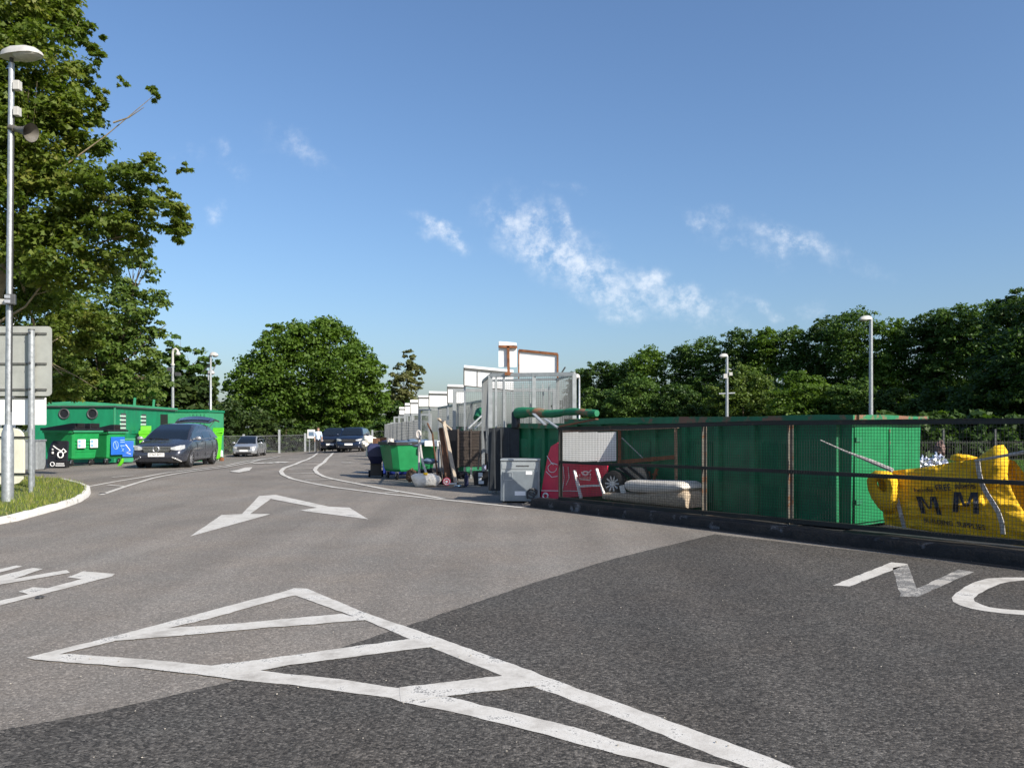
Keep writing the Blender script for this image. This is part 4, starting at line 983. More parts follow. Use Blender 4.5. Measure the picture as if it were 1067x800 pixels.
for t, off in ((.2, -.12), (.7, -.085), (1, 0), (1.02, .12), (.7, .42), (.2, .5)):
    rg.append([cen+(p-cen)*t+Vector((0, off+.05*mnoise.noise(p*6+Vector((0, off*9, 0))), .03*mnoise.noise(p*7))) for p in ring0])
sk_.loft(rg); o = sk_.build('sack', M_SACK, smooth=True, auto=40); o.location = c0; tag(o, 'crumpled dirty white sack lying on the asphalt', 'sack')
crumple('bundle', 428.5, 495, 21.2, (.13, .12, .16), pm('brown_cloth', (.13, .08, .045), .9, 0, .4, 9, (.3, .24, .18), .4, 6), 'brown lumpy bundle between the green bin and the white sack', 'bundle', .6, 4)
o = MB().box((0, 0, 0), (.10, .10, .05)).build('sponge', M_YEL); o.location = pt(443.5, 493.3, 20.7); tag(o, 'small yellow block on top of the white sack', 'block')
tb = thing('storage_tub', 'black tub with white labels under the wooden panel', 'tub', at(501, 20.9))
mb = MB(); mb.loft([[Vector((sx*.21*k, sy*.16*k+.16, z)) for sx, sy in ((-1, -1), (1, -1), (1, 1), (-1, 1))] for k, z in ((.85, .02), (1, .40))]); mb.build('tub', M_BLACKPL, tb, bevel=.01)
for (x, z, w, h) in ((-.01, .31, .11, .11), (-.02, .19, .08, .07), (.01, .11, .14, .08)): MB().box((x, -.012, z), (w, .006, h)).build('label', M_LABEL, tb)
o = MB().tube([(0, 0, .0), (0, 0, .26), (0, 0, .30), (0, 0, .36)], [.055, .055, .025, .022], 12).build('bottle', M_NAVY); o.location = at(486, 20.9); tag(o, 'dark blue bottle standing left of the black labelled tub', 'bottle')
mb = MB(); mb.ellip((0, 0, 0), (.20, .14, .10), 18, 12, .4, 3); mb.box((-.36, .05, -.12), (.35, .22, .3)); o = mb.build('rubbish_bag', M_BLACKPL); o.location = at(481, 21.6)+Vector((0, 0, .26)); tag(o, 'black bag heaped behind the dark blue bottle', 'bag')
mb = MB(); mb.tube([pt(505, 488, 20.6), pt(509, 486.5, 20.6), pt(512, 481, 20.7), pt(512.5, 477, 20.8)], [.05, .09, .10, .04], 12); tag(mb.build('cloth', pm('lilac_cloth', (.58, .56, .74), .8, 0, .15, 9), smooth=True), 'pale lilac and white bundle beside the rusty white post', 'cloth')
mb = MB(); mb.prism([pt(509, 446, 18.5), pt(524, 445, 18.4), pt(541, 446, 18.3), pt(541, 512, 18.2), pt(509, 511, 18.4)], (0, .05, 0))
for x_ in (515, 522, 530): mb.bar(pt(x_, 446.5, 18.38), pt(x_+1, 509, 18.22), .05, .03)
tag(mb.build('hoarding', pm('blackened_board', (.022, .026, .030), .7, 0, .4, 5, (.05, .055, .05), .3, 4)), 'blackened hoarding sheet standing at the foot of the tall mesh cage', 'hoarding')
stick('post', (510.8, 440), (510.2, 486), 20.4, 20.2, .04, M_WHITEP, 'white chipped post at the corner of the tall mesh cage', 'post')
stick('pole', (505, 449), (508, 489), 20.2, 20.1, .035, M_BLACKPL, 'thick black tube leaning on the right edge of the wooden panel', 'pole')
stick('pole', (500.5, 450), (498, 489), 20.8, 20.7, .022, M_BLACKPL, 'thin black strap hanging down the wooden panel', 'strap')
for (px, py, l, rz, mat, lab) in ((477, 506.5, .22, .3, M_LBLUE, 'thin blue scrap lying on the asphalt'), (482, 507.5, .2, .1, M_BLACKPL, 'thin black scrap lying on the asphalt'), (494, 507, .34, -.3, M_BEIGE, 'tan cardboard scrap lying on the asphalt')):
    g_ = G(px, py); o = MB().prism([Vector((-l/2, -.05, 0)), Vector((l*.3, -.07, 0)), Vector((l/2, .03, 0)), Vector((-l*.1, .09, 0))], (0, 0, .025)).build('litter', mat); o.location = g_+Vector((0, 0, .004)); o.rotation_euler.z = rz; tag(o, lab, 'litter')

# ---------------------------------------------------------------- wheeled waste bins
def castor(root, x, y, r=.10):
    f_ = MB(); f_.box((x, y, r*2+.02), (.09, .09, .03)); f_.bar((x-.035, y, r*2), (x-.035, y+.03, r), .012, .05); f_.bar((x+.035, y, r*2), (x+.035, y+.03, r), .012, .05)
    fk = f_.build('castor', M_GALV, root)
    MB().tube([(x-.025, y+.03, r), (x+.025, y+.03, r)], r, 14).build('wheel', M_RUBBER, fk)
def eurobin(name, label, loc, rz, L=1.25, W=.98, Hh=1.1, mat=None, lid='hood', labels=None):
    """front face at -y"""
    root = thing(name, label, 'bin', loc, rz); mat = mat or M_BING
    def ring(z, k, ch=.07):
        a, b = L/2*k, W/2*k; c = ch
        return [Vector(p) for p in ((-a+c, -b, z), (a-c, -b, z), (a, -b+c, z), (a, b-c, z), (a-c, b, z), (-a+c, b, z), (-a, b-c, z), (-a, -b+c, z))]
    mb = MB(); cham = .16 if lid == 'open' else .07
    rings = [ring(.24, .76, cham), ring(.30, .82, cham), ring(Hh-.08, .97, cham)]
    inn = [ring(Hh-.08, .91, cham), ring(.40, .78, cham)]
    mb.loft(rings+(inn if lid == 'open' else []), cap=True); body = mb.build('body', mat, root, bevel=.01)
    rm = MB(); R0, R1 = ring(Hh-.09, 1.02, cham), ring(Hh, 1.02, cham); I0, I1 = ring(Hh-.09, .92, cham), ring(Hh, .92, cham)
    rm.loft([I0, R0, R1, I1], cap=False); rm.build('rim', M_BLACKPL if lid == 'open' else mat, root)
    rb = MB()
    if lid != 'open':
        for i in range(5):
            z = .42+i*.13; k = .835+.03*i
            rb.box((0, -W/2*k, z), (L*k-.2, .02, .025))
        rb.build('rib', mat, root)
    for sx in (-1, 1):
        for sy in (-1, 1): castor(root, sx*L*.33, sy*W*.30)
        tr_ = MB(); tr_.tube([(sx*(L/2+.01), -.10, Hh-.13), (sx*(L/2+.09), -.10, Hh-.13), (sx*(L/2+.09), .10, Hh-.13), (sx*(L/2+.01), .10, Hh-.13)], .018, 6); tr_.build('handle', mat, root)
    if lid == 'hood':
        l = MB(); zz = Hh+.005
        l.prism([(-L/2-.03, -W/2-.04, zz), (-L/2-.03, -W/2-.04, zz+.06), (-L/2-.03, W/2+.03, zz+.10), (-L/2-.03, W/2+.03, zz)], (L+.06, 0, 0))
        ld_ = l.build('lid', M_BLACKPL, root, bevel=.008)
        for sx in ((-.25, .27) if L > 1.1 else (0,)):
            hd = MB(); a = L*.17; x = sx*L
            hd.prism([(x-a, -W/2+.02, zz+.05), (x-a, -W/2+.02, zz+.27), (x-a, -W/2+.20, zz+.27), (x-a, W/2-.02, zz+.10), (x-a, W/2-.02, zz+.05)], (2*a, 0, 0))
            hb_ = hd.build('hatch', M_BLACKPL, ld_, bevel=.01)
            MB().box((x, -W/2+.012, zz+.17), (a*1.5, .02, .13)).build('opening', pm('hatch_dark', (.002, .002, .002), .9, 0, .1, 9), hb_)
        MB().box((0, -W/2-.035, Hh-.03), (L+.05, .035, .05)).build('lip', M_CABINL, root)
    return root
# left bins
def corner_loc(px, d, rz, L_, W_):
    c = at(px, d); o = Matrix.Rotation(rz, 3, 'Z')@Vector((-L_/2, -W_/2, 0)); return Vector((c.x-o.x, c.y-o.y, c.z))
b1 = eurobin('wheeled_bin', 'green wheeled bin with two white labels and a black hooded lid', corner_loc(76.3, 29.6, 1.22, 1.28, 1.60), 1.22, 1.28, 1.60, 1.33)
for x, bm_ in ((-.28, M_LBLUE), (.28, M_LBLUE)):
    MB().box((x, -.805, .84), (.34, .012, .32)).build('label', M_LABEL, b1)
    m2 = MB()
    for dx, dz in ((-.10, .075), (-.10, -.075)): m2.box((x+dx, -.814, .84+dz), (.11, .006, .11))
    m2.build('label_print', bm_, b1)
b2 = eurobin('wheeled_bin', 'green wheeled bin with a blue poster, just right of the labelled bin', corner_loc(112.5, 31.2, 1.12, .86, 1.35), 1.12, .86, 1.35, 1.30)
MB().box((.0, -.685, .74), (.62, .012, .70)).build('poster', M_BLUEP, b2)
mb = MB()
mb.tube([(-.10+.11*math.cos(i/14*6.283), -.697, .76+.16*math.sin(i/14*6.283)) for i in range(15)], .018, 5); mb.tube([(-.12, -.697, .90), (-.05, -.697, .62)], .02, 5)
for z in (.96, .88, .74): mb.box((.20, -.697, z), (.20, .006, .04))
mb.tube([(.14, -.697, .70), (.26, -.697, .50), (.18, -.697, .52), (.26, -.697, .62)], .016, 5); mb.build('poster_print', M_LBLUE, b2)
wb = thing('wheelie_bin', 'green bin with a blue front poster, between the posters and the graphite car', 'bin', at(133, 33.8), .5)
mb = MB(); mb.loft([[Vector((sx*.26*k, sy*.32*k, z)) for sx, sy in ((-1, -1), (1, -1), (1, 1), (-1, 1))] for k, z in ((.8, .06), (1, .98), (1.06, 1.0), (1.06, 1.05))]); mb.build('body', M_CABINL, wb, bevel=.01)
MB().box((0, -.345, .62), (.42, .01, .66)).build('poster', M_BLUEP, wb); MB().tube([(-.1, -.353, .8), (.08, -.353, .55), (-.06, -.353, .45), (.1, -.353, .4)], .018, 5).build('poster_print', M_LABEL, wb)
o = MB().tube([pt(121.5, 486.5, 30), pt(124, 485.5, 30), pt(127, 481, 30), pt(128, 477.5, 30)], [.04, .06, .07, .05], 8).build('lime_scrap', M_LIME, smooth=True); tag(o, 'bright lime scrap lying by the bin wheels', 'litter')
# open green bin in the middle
gb = eurobin('open_bin', 'open green wheeled bin heaped with rubbish in the middle of the yard', at(424, 23.9)+Vector((0, .35, 0)), .50, 1.55, 1.30, 1.12, M_BING2, 'open')
nb_ = thing('wheelie_bin', 'navy wheelie bin just left of the open green bin', 'bin', at(389, 24.8)+Vector((.05, .2, 0)), .2)
mb = MB(); mb.loft([[Vector((sx*.27*k, sy*.34*k, z)) for sx, sy in ((-1, -1), (1, -1), (1, 1), (-1, 1))] for k, z in ((.55, .42), (1, .66), (1.0, .92), (.75, 1.04))]); mb.build('body', M_NAVY, nb_, bevel=.03)
mb = MB(); mb.box((0, .1, .25), (.34, .3, .42)); mb.build('base', M_BLACKPL, nb_)
for sx in (-.2, .2): MB().tube([(sx-.03, .2, .1), (sx+.03, .2, .1)], .1, 14).build('wheel', M_RUBBER, nb_)
bs = thing('blue_container', 'royal blue open container behind the green bin, with pale lettering', 'container', at(415, 26.2))
mb = MB(); mb.box((0, .5, .55), (1.02, 1.0, 1.06)); mb.build('body', M_BLUE, bs, bevel=.02)
mb = MB()
for i in range(9): mb.tube([(-.22+.05*i, -.008, .83+.03*math.sin(i*1.9)), (-.19+.05*i, -.008, .87+.03*math.sin(i*2.7)), (-.17+.05*i, -.008, .83)], .014, 5)
mb.build('pale_print', pm('lilac_print', (.40, .42, .78), .6, 0, .2, 9), bs)
MB().box((0, .5, 1.10), (1.08, 1.06, .05)).build('rim', M_NAVY, bs)
crumple('rubbish_bag', 407, 460.5, 23.6, (.10, .10, .10), M_STRAP, 'small pale lump on the rim of the open green bin', 'bag', .5, 3)
crumple('rubbish_sheet', 432, 462, 24.0, (.55, .38, .12), M_TEALB, 'dull blue sheet covering the rubbish in the green bin', 'sheet', .5, 2)
o = MB().box((0, 0, 0), (.46, .3, .16)).build('polystyrene_box', M_WHITEB, bevel=.01); o.location = pt(451, 462, 23.6); tag(o, 'white block at the right end of the green bin rubbish', 'block')
tp = thing('tarpaulin_heap', 'white tarpaulin heap beyond the navy wheelie bin', 'tarpaulin', at(384, 44))
c = pt(384.5, 461, 44)-Vector(tp.location); mb = MB(); mb.ellip(c, (.42, .4, .34), 24, 16, .5, 2); mb.tube([(.1, 0, 0), (.1, 0, .6)], .25, 10); mb.build('cover', M_SACK, tp, smooth=True, auto=40)
o = MB().box((0, 0, 0), (.34, .5, .5)).box((.30, .05, .02), (.22, .4, .54)).build('cabinet', M_WOOD); o.location = pt(393, 462, 38); tag(o, 'reddish brown cabinet behind the navy wheelie bin', 'cabinet')
MB_ = MB().box((0, .1, -.55), (.6, .5, .62)).build('pallet_stack', M_WOODD); MB_.location = pt(394, 462, 38); tag(MB_, 'dark stack underneath the reddish brown cabinet', 'stack')

# ---------------------------------------------------------------- bays with tall mesh screens and white boards
def drow(px): return 2654/(px-363)
def mesh_panel(mb, p, q, z0, z1, pitch=.05, w=.006, wh=None):
    L = (Vector((q.x, q.y, 0))-Vector((p.x, p.y, 0))).length; n = max(2, int(L/pitch))
    for i in range(1, n):
        e = p.lerp(q, i/n); mb.bar((e.x, e.y, z0), (e.x, e.y, z1), w)
    m = max(2, int((z1-z0)/(pitch*1.0)))
    for j in range(1, m):
        z = z0+(z1-z0)*j/m; mb.bar((p.x, p.y+.004, z), (q.x, q.y+.004, z), wh or w)
def screen(px, top, width, label, d=None, z0=.9, pitch=.05, posts=(0, 1), w=.007, pw=.07, name='mesh_screen'):
    d = d or drow(px); p = at(px, d); p.z = 0; q = p+Vector((width, -.03*width, 0)); zt = H+(HY-top)/F*d
    root = thing(name, label, 'screen', (p.x, p.y, gz(p.x, p.y)), 0, 'galvanised mesh bay screens')
    for t in posts:
        e = p.lerp(q, t); MB().box((e.x, e.y, zt/2), (pw, pw, zt)).build('post', M_GALVL, root, world=True)
    MB().bar((p.x, p.y, zt-pw/2), (q.x, q.y, zt-pw/2), pw*.9, pw).build('top_rail', M_GALVL, root, world=True)
    MB().bar((p.x, p.y, z0), (q.x, q.y, z0), pw*.8, pw*.8).build('bottom_rail', M_GALVL, root, world=True)
    mb = MB(); mesh_panel(mb, p, q, z0, zt-pw, pitch, w*.62); mb.build('wire_mesh', M_WIRE, root, world=True, fix=False)
    return root, p, q, zt
# the tallest cage, nearest
d0 = 18.2
pA, pB = pt(511, 391, d0+.6), pt(598.5, 396, d0-.1)
cg = thing('mesh_cage', 'tall galvanised mesh cage above the second green skip', 'cage', at(555, d0+.6))
zt = pA.z; A0 = Vector((pA.x, pA.y, 0)); B0 = Vector((pB.x, pB.y, 0)); back_ = Vector((-.25, 2.2, 0))
for t, w_ in ((0, .10), (.07, .05), (.17, .04), (.53, .08), (1, .09)):
    e = A0.lerp(B0, t); MB().box((e.x, e.y, zt/2), (w_, .06, zt)).build('post', M_GALVL, cg, world=True)
MB().bar((A0.x, A0.y, zt), (B0.x, B0.y, zt-.02), .07, .09).build('top_rail', M_GALVL, cg, world=True)
mb = MB(); mesh_panel(mb, A0, B0, 1.45, zt-.05, .05, .006); mb.build('wire_mesh', M_WIRE, cg, world=True, fix=False)
C0, D0_ = A0+back_, B0+back_
mb = MB(); mesh_panel(mb, C0, D0_, .9, zt-.05, .05, .005); mesh_panel(mb, A0, C0, .9, zt-.05, .05, .004); mesh_panel(mb, B0, D0_, .9, zt-.05, .05, .004); mb.build('wire_mesh', M_WIRE, cg, world=True, fix=False)
for e in (C0, D0_): MB().box((e.x, e.y, zt/2), (.08, .06, zt)).build('post', M_GALVL, cg, world=True)
for a, b in ((C0, D0_), (A0, C0), (B0, D0_)): MB().bar((a.x, a.y, zt+.0), (b.x, b.y, zt+.0), .05, .06).build('top_rail', M_GALVL, cg, world=True)
for t0, t1, h0 in ((.62, .64, .0), (.70, .74, .0), (.88, .91, .0), (.96, .965, .05)):
    a, b = C0.lerp(D0_, t0-.08), C0.lerp(D0_, t1-.07)
    MB().bar((a.x, a.y-.06, zt-.12), (b.x, b.y-.06, zt-1.2), .07, .03).build('brace', M_GALVL, cg, world=True)
MB().bar(pt(583, 392, d0), pt(589, 382.5, d0+.1), .025).build('rod', M_DARKST, cg, world=True)

sc = [(473.5, 405, 1.2, 'mesh screen with a tall post, first behind the tall cage'), (437, 425.5, .84, 'glassy grey mesh gate in front of the receding screens'), (430, 431, .9, 'mesh screen left of the glassy grey gate'), (422, 431, .9, 'mesh screen under the fourth-smallest white board'), (416, 432, .9, 'mesh screen under the smallest white board'), (411, 434, .9, 'mesh screen just left of the smallest white board'), (407.5, 440, 1.0, 'low mesh screen, third from the far end'), (404.5, 441, 1.0, 'low mesh screen, second from the far end'), (401.5, 442, 1.0, 'low mesh screen at the far end of the row')]
for i, (px, top, wd, lab) in enumerate(sc):
    d = drow(px)
    if i == 1: screen(px, top, wd, lab, d=32, z0=H+(HY-459)/F*32, pitch=.045, w=.012, pw=.09)
    else: screen(px, top, wd if i else 3.0, lab, z0=.6, pitch=.06, w=.011, pw=.10, posts=(0, .5, 1) if not i else (0, 1))
# long side screen behind the bays
ss = thing('mesh_fence', 'long pale mesh fence running back behind the bays', 'fence', at(470, 27), 0)
a, b = at(457, 30.2), at(511, 22); a.z = b.z = 0; zt2 = H+(HY-420)/F*25
mb = MB(); mesh_panel(mb, a, b, .9, zt2, .06, .006); mb.build('wire_mesh', M_WIRE, ss, world=True, fix=False)
for t in (0, .22, .45, .7, .95): e = a.lerp(b, t); MB().box((e.x, e.y, zt2/2), (.06, .06, zt2)).build('post', M_GALV, ss, world=True)
MB().bar((a.x, a.y, zt2), (b.x, b.y, zt2), .06).build('top_rail', M_GALV, ss, world=True)
a2, b2_ = at(400.5, 71), at(436, 34); a2.z = b2_.z = 0
mb = MB(); mesh_panel(mb, a2, b2_, .5, 1.9, .08, .010); mb.build('wire_mesh', M_WIRE, ss, world=True, fix=False)

def board(x0, x1, top, bot, d, label, capf=.14, splits=(), frame=M_RAILG, fmw=.05, legs=(0, 1), legz=None, dz=0.0, name='sign_board', face=None, thick=.06):
    p0, p1 = pt(x0, top, d), pt(x1, top+dz, d); zb_ = H+(HY-bot)/F*d; base = Vector(((p0.x+p1.x)/2, d, gz(p0.x, d)))
    root = thing(name, label, 'board', base, 0, 'white boards above the bays'); Lh = p0.z-zb_
    cap_ = Lh*capf; slope = p1.z-p0.z
    def quadp(za, zb2, y): return [Vector((p0.x, y, za)), Vector((p1.x, y, za+slope)), Vector((p1.x, y, zb2+slope)), Vector((p0.x, y, zb2))]
    MB().prism(quadp(p0.z-cap_-fmw, zb_, d), (0, thick, 0)).build('face', face or M_SIGNW, root, world=True)
    if capf: MB().prism(quadp(p0.z, p0.z-cap_, d-.05), (0, thick+.25, 0)).build('cap', M_SIGNW, root, world=True, bevel=.01)
    mb = MB(); mb.bar(quadp(p0.z-cap_-fmw*.5, 0, d-.012)[0], quadp(p0.z-cap_-fmw*.5, 0, d-.012)[1], .04, fmw)
    mb.bar(Vector((p0.x, d-.012, zb_)), Vector((p1.x, d-.012, zb_+slope)), .04, fmw*.7); mb.bar(Vector((p0.x, d-.012, p0.z-cap_)), Vector((p0.x, d-.012, zb_)), .04, fmw*.7)
    for sx in splits: e = p0.lerp(p1, sx); mb.bar(Vector((e.x, d-.006, e.z-cap_-fmw)), Vector((e.x, d-.006, zb_+slope*sx)), .02, .02)
    mb.build('frame', frame, root, world=True)
    for t in legs:
        e = p0.lerp(p1, t); MB().box((e.x, d+.10, (zb_+.1)/2), (.05, .05, zb_+.1)).build('leg', M_GALV, root, world=True)
    return root
board(483.5, 535, 380.5, 402, 22.5, 'long white board with panel joints left of the rusty T-shaped board', .13, (.27, .55, .8), legs=(0.01, .99), dz=5.0)
board(466.3, 484, 400.5, 420, 26.2, 'white double board second from the near end of the row', .12, (), legs=(0.02, .98), dz=.6)
board(447, 466.8, 407.5, 424, 31, 'wide white board third from the near end of the row', .14, (), dz=.5)
board(436, 447.3, 412, 423.5, 36, 'narrow white board fourth from the near end of the row', .16)
board(427.5, 436.3, 416.5, 431, 41, 'white board fifth from the near end of the row', .2)
board(422, 427.8, 420, 431, 45.5, 'slim white board sixth from the near end of the row', .2)
board(416, 422.3, 424, 432, 50, 'smallest white board at the far end of the row', .25)
# rust-framed boards on the cage
rb_ = thing('sign_board', 'white board in a rusty frame on top of the tall mesh cage', 'board', at(560, 19), 0, 'white boards above the bays')
dA = 18.7; quad = [pt(540.5, 365, dA), pt(581, 369, dA-.15), pt(581, 391.5, dA-.15), pt(540.5, 391, dA)]
MB().prism(quad, (.02, .05, 0)).build('face', M_SIGNW, rb_, world=True)
mb = MB(); o_ = Vector((0, -.015, 0))
mb.bar(quad[0]+o_, quad[1]+o_, .05, .055); mb.bar(quad[3]+o_, quad[2]+o_, .04, .04); mb.bar(quad[0]+o_, quad[3]+o_-Vector((0, 0, .08)), .03, .03); mb.bar(quad[1]+o_, quad[2]+o_-Vector((0, 0, .05)), .04, .04)
mb.build('frame', M_RUST, rb_, world=True)
tb_ = thing('sign_board', 'white board backed by a rusty T-shaped post above the cage', 'board', at(530, 18.9), 0, 'white boards above the bays')
MB().prism([pt(519.5, 361, dA), pt(538.5, 361, dA), pt(538.5, 382.3, dA), pt(519.5, 382.3, dA)], (0, .04, 0)).build('face', M_SIGNW, tb_, world=True)
MB().prism([pt(519.5, 355.5, dA-.06), pt(538, 357, dA-.06), pt(538.5, 360, dA-.06), pt(519.5, 360, dA-.06)], (0, .16, 0)).build('cap', M_SIGNW, tb_, world=True, bevel=.015)
mb = MB(); mb.bar(pt(519.3, 361, dA-.05), pt(539, 361.7, dA-.05), .05, .05); mb.bar(pt(529.5, 361, dA-.05), pt(530, 392, dA-.05), .05, .06); mb.bar(pt(526, 389.5, dA-.08), pt(534, 389.5, dA-.08), .06, .07); mb.build('post', M_RUST, tb_, world=True)

# ---------------------------------------------------------------- far boundary
cf = thing('chain_link_fence', 'far chain link fence on concrete posts in front of the hedge', 'fence', at(300, 66))
fl = [(228, 60), (254, 62), (291, 64), (318, 67), (352, 68.5), (388, 69), (402, 70)]
PTS = [at(px, d) for px, d in fl]
for i, (p, (px, d)) in enumerate(zip(PTS, fl)):
    hh = 1.9 if i == 2 else 1.55
    MB().box((p.x, p.y, p.z+hh/2), (.14, .12, hh)).build('post', M_CONC, cf, world=True)
mb = MB()
for a, b in zip(PTS, PTS[1:]):
    n = int((b-a).length/.09)
    for i in range(n):
        e = a.lerp(b, i/n); f2 = a.lerp(b, min(1, (i+8)/n)); g2 = a.lerp(b, max(0, (i-8)/n))
        mb.bar(e+Vector((0, .08, .02)), f2+Vector((0, .08, 1.42)), .004); mb.bar(e+Vector((0, .09, .02)), g2+Vector((0, .09, 1.42)), .004)
    mb.bar(a+Vector((0, .08, 1.42)), b+Vector((0, .08, 1.42)), .02)
mb.build('wire_mesh', M_WIRE, cf, world=True, fix=False)
sg = thing('information_sign', 'small white framed sign on two posts by the far fence', 'sign', at(324, 64))
mb = MB(); c = pt(324.3, 452, 64); MB().box(c, (.60, .04, .70)).build('panel', M_WHITEP, sg, world=True)
MB().box(c+Vector((0, -.024, -.0)), (.42, .006, .34)).build('print', M_TEALB, sg, world=True)
for px in (322.5, 328.3): e = at(px, 64.1); MB().box((e.x, e.y, e.z+.7), (.08, .08, 1.4)).build('post', M_GALV, sg, world=True)

# ---------------------------------------------------------------- lamp posts and poles
def lantern(root, c, L, W, Hh, rot, mat_top=M_LAMPW, part='lantern'):
    """street lantern extending along +x from c (rotated about z)"""
    Mz = Matrix.Rotation(rot, 3, 'Z'); c = Vector(c)
    def rg(x, w, z0, z1):
        return [c+Mz@Vector((x, w*math.cos(a), (z1 if math.sin(a) > 0 else -z0)*math.sin(a)*(1 if math.sin(a) > 0 else -1)*(1))) for a in [2*math.pi*i/14 for i in range(14)]]
    def ring(x, w, zt, zb): return [c+Mz@Vector((x, w*math.cos(a), zt*math.sin(a) if math.sin(a) > 0 else zb*math.sin(a))) for a in [2*math.pi*i/14 for i in range(14)]]
    top = MB(); st = [(-.12, .25, .35), (.0, .75, .8), (.25, .95, 1.0), (.6, 1.0, .92), (.85, .85, .65), (1.0, .35, .25)]
    top.loft([ring(x*L, W*w/2, Hh*h, .0) for x, w, h in st]); lt = top.build(part, mat_top, root, smooth=True, auto=50)
    bw = MB(); bw.loft([ring(x*L, W*w/2*.92, -.001, Hh*hb) for x, w, hb in ((.28, .6, .15), (.4, .95, .42), (.7, .95, .42), (.9, .7, .2), (.96, .3, .05))]); bw.build('bowl', M_LAMPB, lt, smooth=True)
    return lt
# near lamp post
lp = thing('lamp_post', 'tall galvanised lamp post nearest the camera, with speaker and floodlight', 'lamp post', G(8, 527)+Vector((0, 0, .09)), 0, 'lamp posts of the yard')
D1 = lp.location.y; sc_ = D1/F
zt = H+(HY-66)*sc_-lp.location.z
zs = H+(HY-445)*sc_-lp.location.z
lean = (12-8)*sc_*1.0
mb = MB(); mb.tube([(0, 0, -.1), (0, 0, zs-.12), (lean*.17, 0, zs+.05)], [.108, .106, .066], 20); mb.build('sleeve', M_GALV, lp, smooth=True, auto=50)
mb = MB(); mb.tube([(lean*.17, 0, zs), (lean, 0, zt)], [.062, .052], 18); mb.build('pole', M_GALV, lp, smooth=True)
MB().tube([(lean, 0, zt-.05), (lean, 0, zt+.12)], .036, 12).build('spigot', M_DGREY, lp)
lantern(lp, (lean-.10, 0, zt+.10), .78, .40, .21, -.2)
for py, w, h in ((90, .16, .18), (117, .13, .17)): 
    z = H+(HY-py)*sc_-lp.location.z; MB().box((lean+.125, -.02, z), (w*.8, .12, h)).build('junction_box', M_LAMPW, lp, bevel=.01)
z = H+(HY-135)*sc_-lp.location.z
mb = MB(); k = 20; ax = Vector((.92, -.25, -.28)).normalized(); c = Vector((lean+.08, -.05, z))
mb.tube([c, c+ax*.12, c+ax*.26, c+ax*.36, c+ax*.43], [.045, .06, .085, .13, .18], k, cap=False); mb.tube([c+ax*.425, c+ax*.25, c+ax*.15], [.172, .078, .035], k, cap=False)
mb.tube([c-ax*.10, c+ax*.02], [.06, .065], 14); mb.build('horn_speaker', pm('horn_grey', (.12, .11, .095), .5, 0, .25, 9), lp, smooth=True, auto=40)
z = H+(HY-313)*sc_-lp.location.z
mb = MB(); mb.box((lean*.5+.10, -.12, z), (.17, .10, .20), .35); fl_ = mb.build('floodlight', M_DGREY, lp, bevel=.012)
mb = MB(); mb.box((lean*.5+.07, -.18, z+.045), (.10, .015, .06), .35); mb.box((lean*.5+.07, -.18, z-.045), (.10, .015, .06), .35); mb.build('lamp_glass', M_ALLOY, fl_)
MB().bar((lean*.5-.06, 0, z-.03), (lean*.5-.30, 0, z-.02), .06, .10).build('bracket', M_LAMPW, lp)
mb = MB(); zz = [zs+.3+i*(zt-zs-1.2)/5 for i in range(6)]
mb.tube([(lean*(z_/zt)+.068, -.02, z_) for z_ in zz], .012, 6); mb.build('cable', M_BLACKPL, lp)
def lamp(px, top, d, label, arm='right', head=.55, r=.07, extra=None, base_z=None, wings=False):
    b = at(px, d); zt = H+(HY-top)/F*d-b.z
    root = thing('lamp_post', label, 'lamp post', b, 0, 'lamp posts of the yard')
    MB().tube([(0, 0, 0), (0, 0, 1.0), (0, 0, 1.05), (0, 0, zt)], [r*1.4, r*1.4, r, r*.8], 12).build('pole', M_GALV, root, smooth=True, auto=40)
    lantern(root, (0 if arm == 'right' else 0, 0, zt), head, .32, .22, 0 if arm == 'right' else math.pi)
    if extra: extra(root, zt)
    return root
lamp(14, 200, 27, 'second lamp post hidden behind the near pole, its lantern under the branches', 'right', .62, .065)
lamp(907.5, 333, 42, 'tall grey lamp post in front of the right-hand trees', 'left', .62, .11)
def twin(root, zt):
    mb = MB(); mb.box((-.15, -.12, zt-1.35), (.26, .22, .30)); mb.box((.22, -.10, zt-1.2), (.22, .2, .22)); mb.build('camera_box', M_LAMPW, root)
    mb = MB(); mb.bar((-.55, 0, zt-2.55), (.55, 0, zt-2.5), .08); mb.bar((0, 0, zt-.8), (.3, 0, zt-.9), .06); mb.build('cross_arm', M_GALV, root)
lamp(757.5, 371.5, 55, 'grey pole with a lantern and white camera boxes in front of the trees', 'left', .55, .12, twin)
lamp(603.5, 393.5, 44, 'slim lamp post beside the tall mesh cage', 'left', .35, .07)
def tw(root, zt):
    mb = MB(); mb.bar((-.10, 0, zt-.55), (-.55, .2, zt-.95), .05); mb.build('bracket', M_DGREY, root)
lamp(219.5, 370.5, 47, 'white headed lamp post right of the hooked pole', 'right', .45, .075, tw)
lamp(217.2, 389, 52, 'thin lower lamp post just behind the white headed lamp post', 'right', .40, .065)
cp = thing('camera_pole', 'grey pole with a white hooked top and dome camera behind the green container', 'camera pole', at(180, 46))
Dp = 46; z0 = cp.location.z; zz = lambda py: H+(HY-py)/F*Dp-z0
MB().tube([(0, 0, 0), (0, 0, zz(380))], [.10, .075], 12).build('pole', M_GALV, cp, smooth=True)
MB().tube([(0, 0, zz(380)), (0, 0, zz(367)), (.04, 0, zz(364.5)), (.16, 0, zz(363.2)), (.27, 0, zz(364.8)), (.30, 0, zz(367))], .065, 12).build('hook', M_LAMPW, cp, smooth=True)
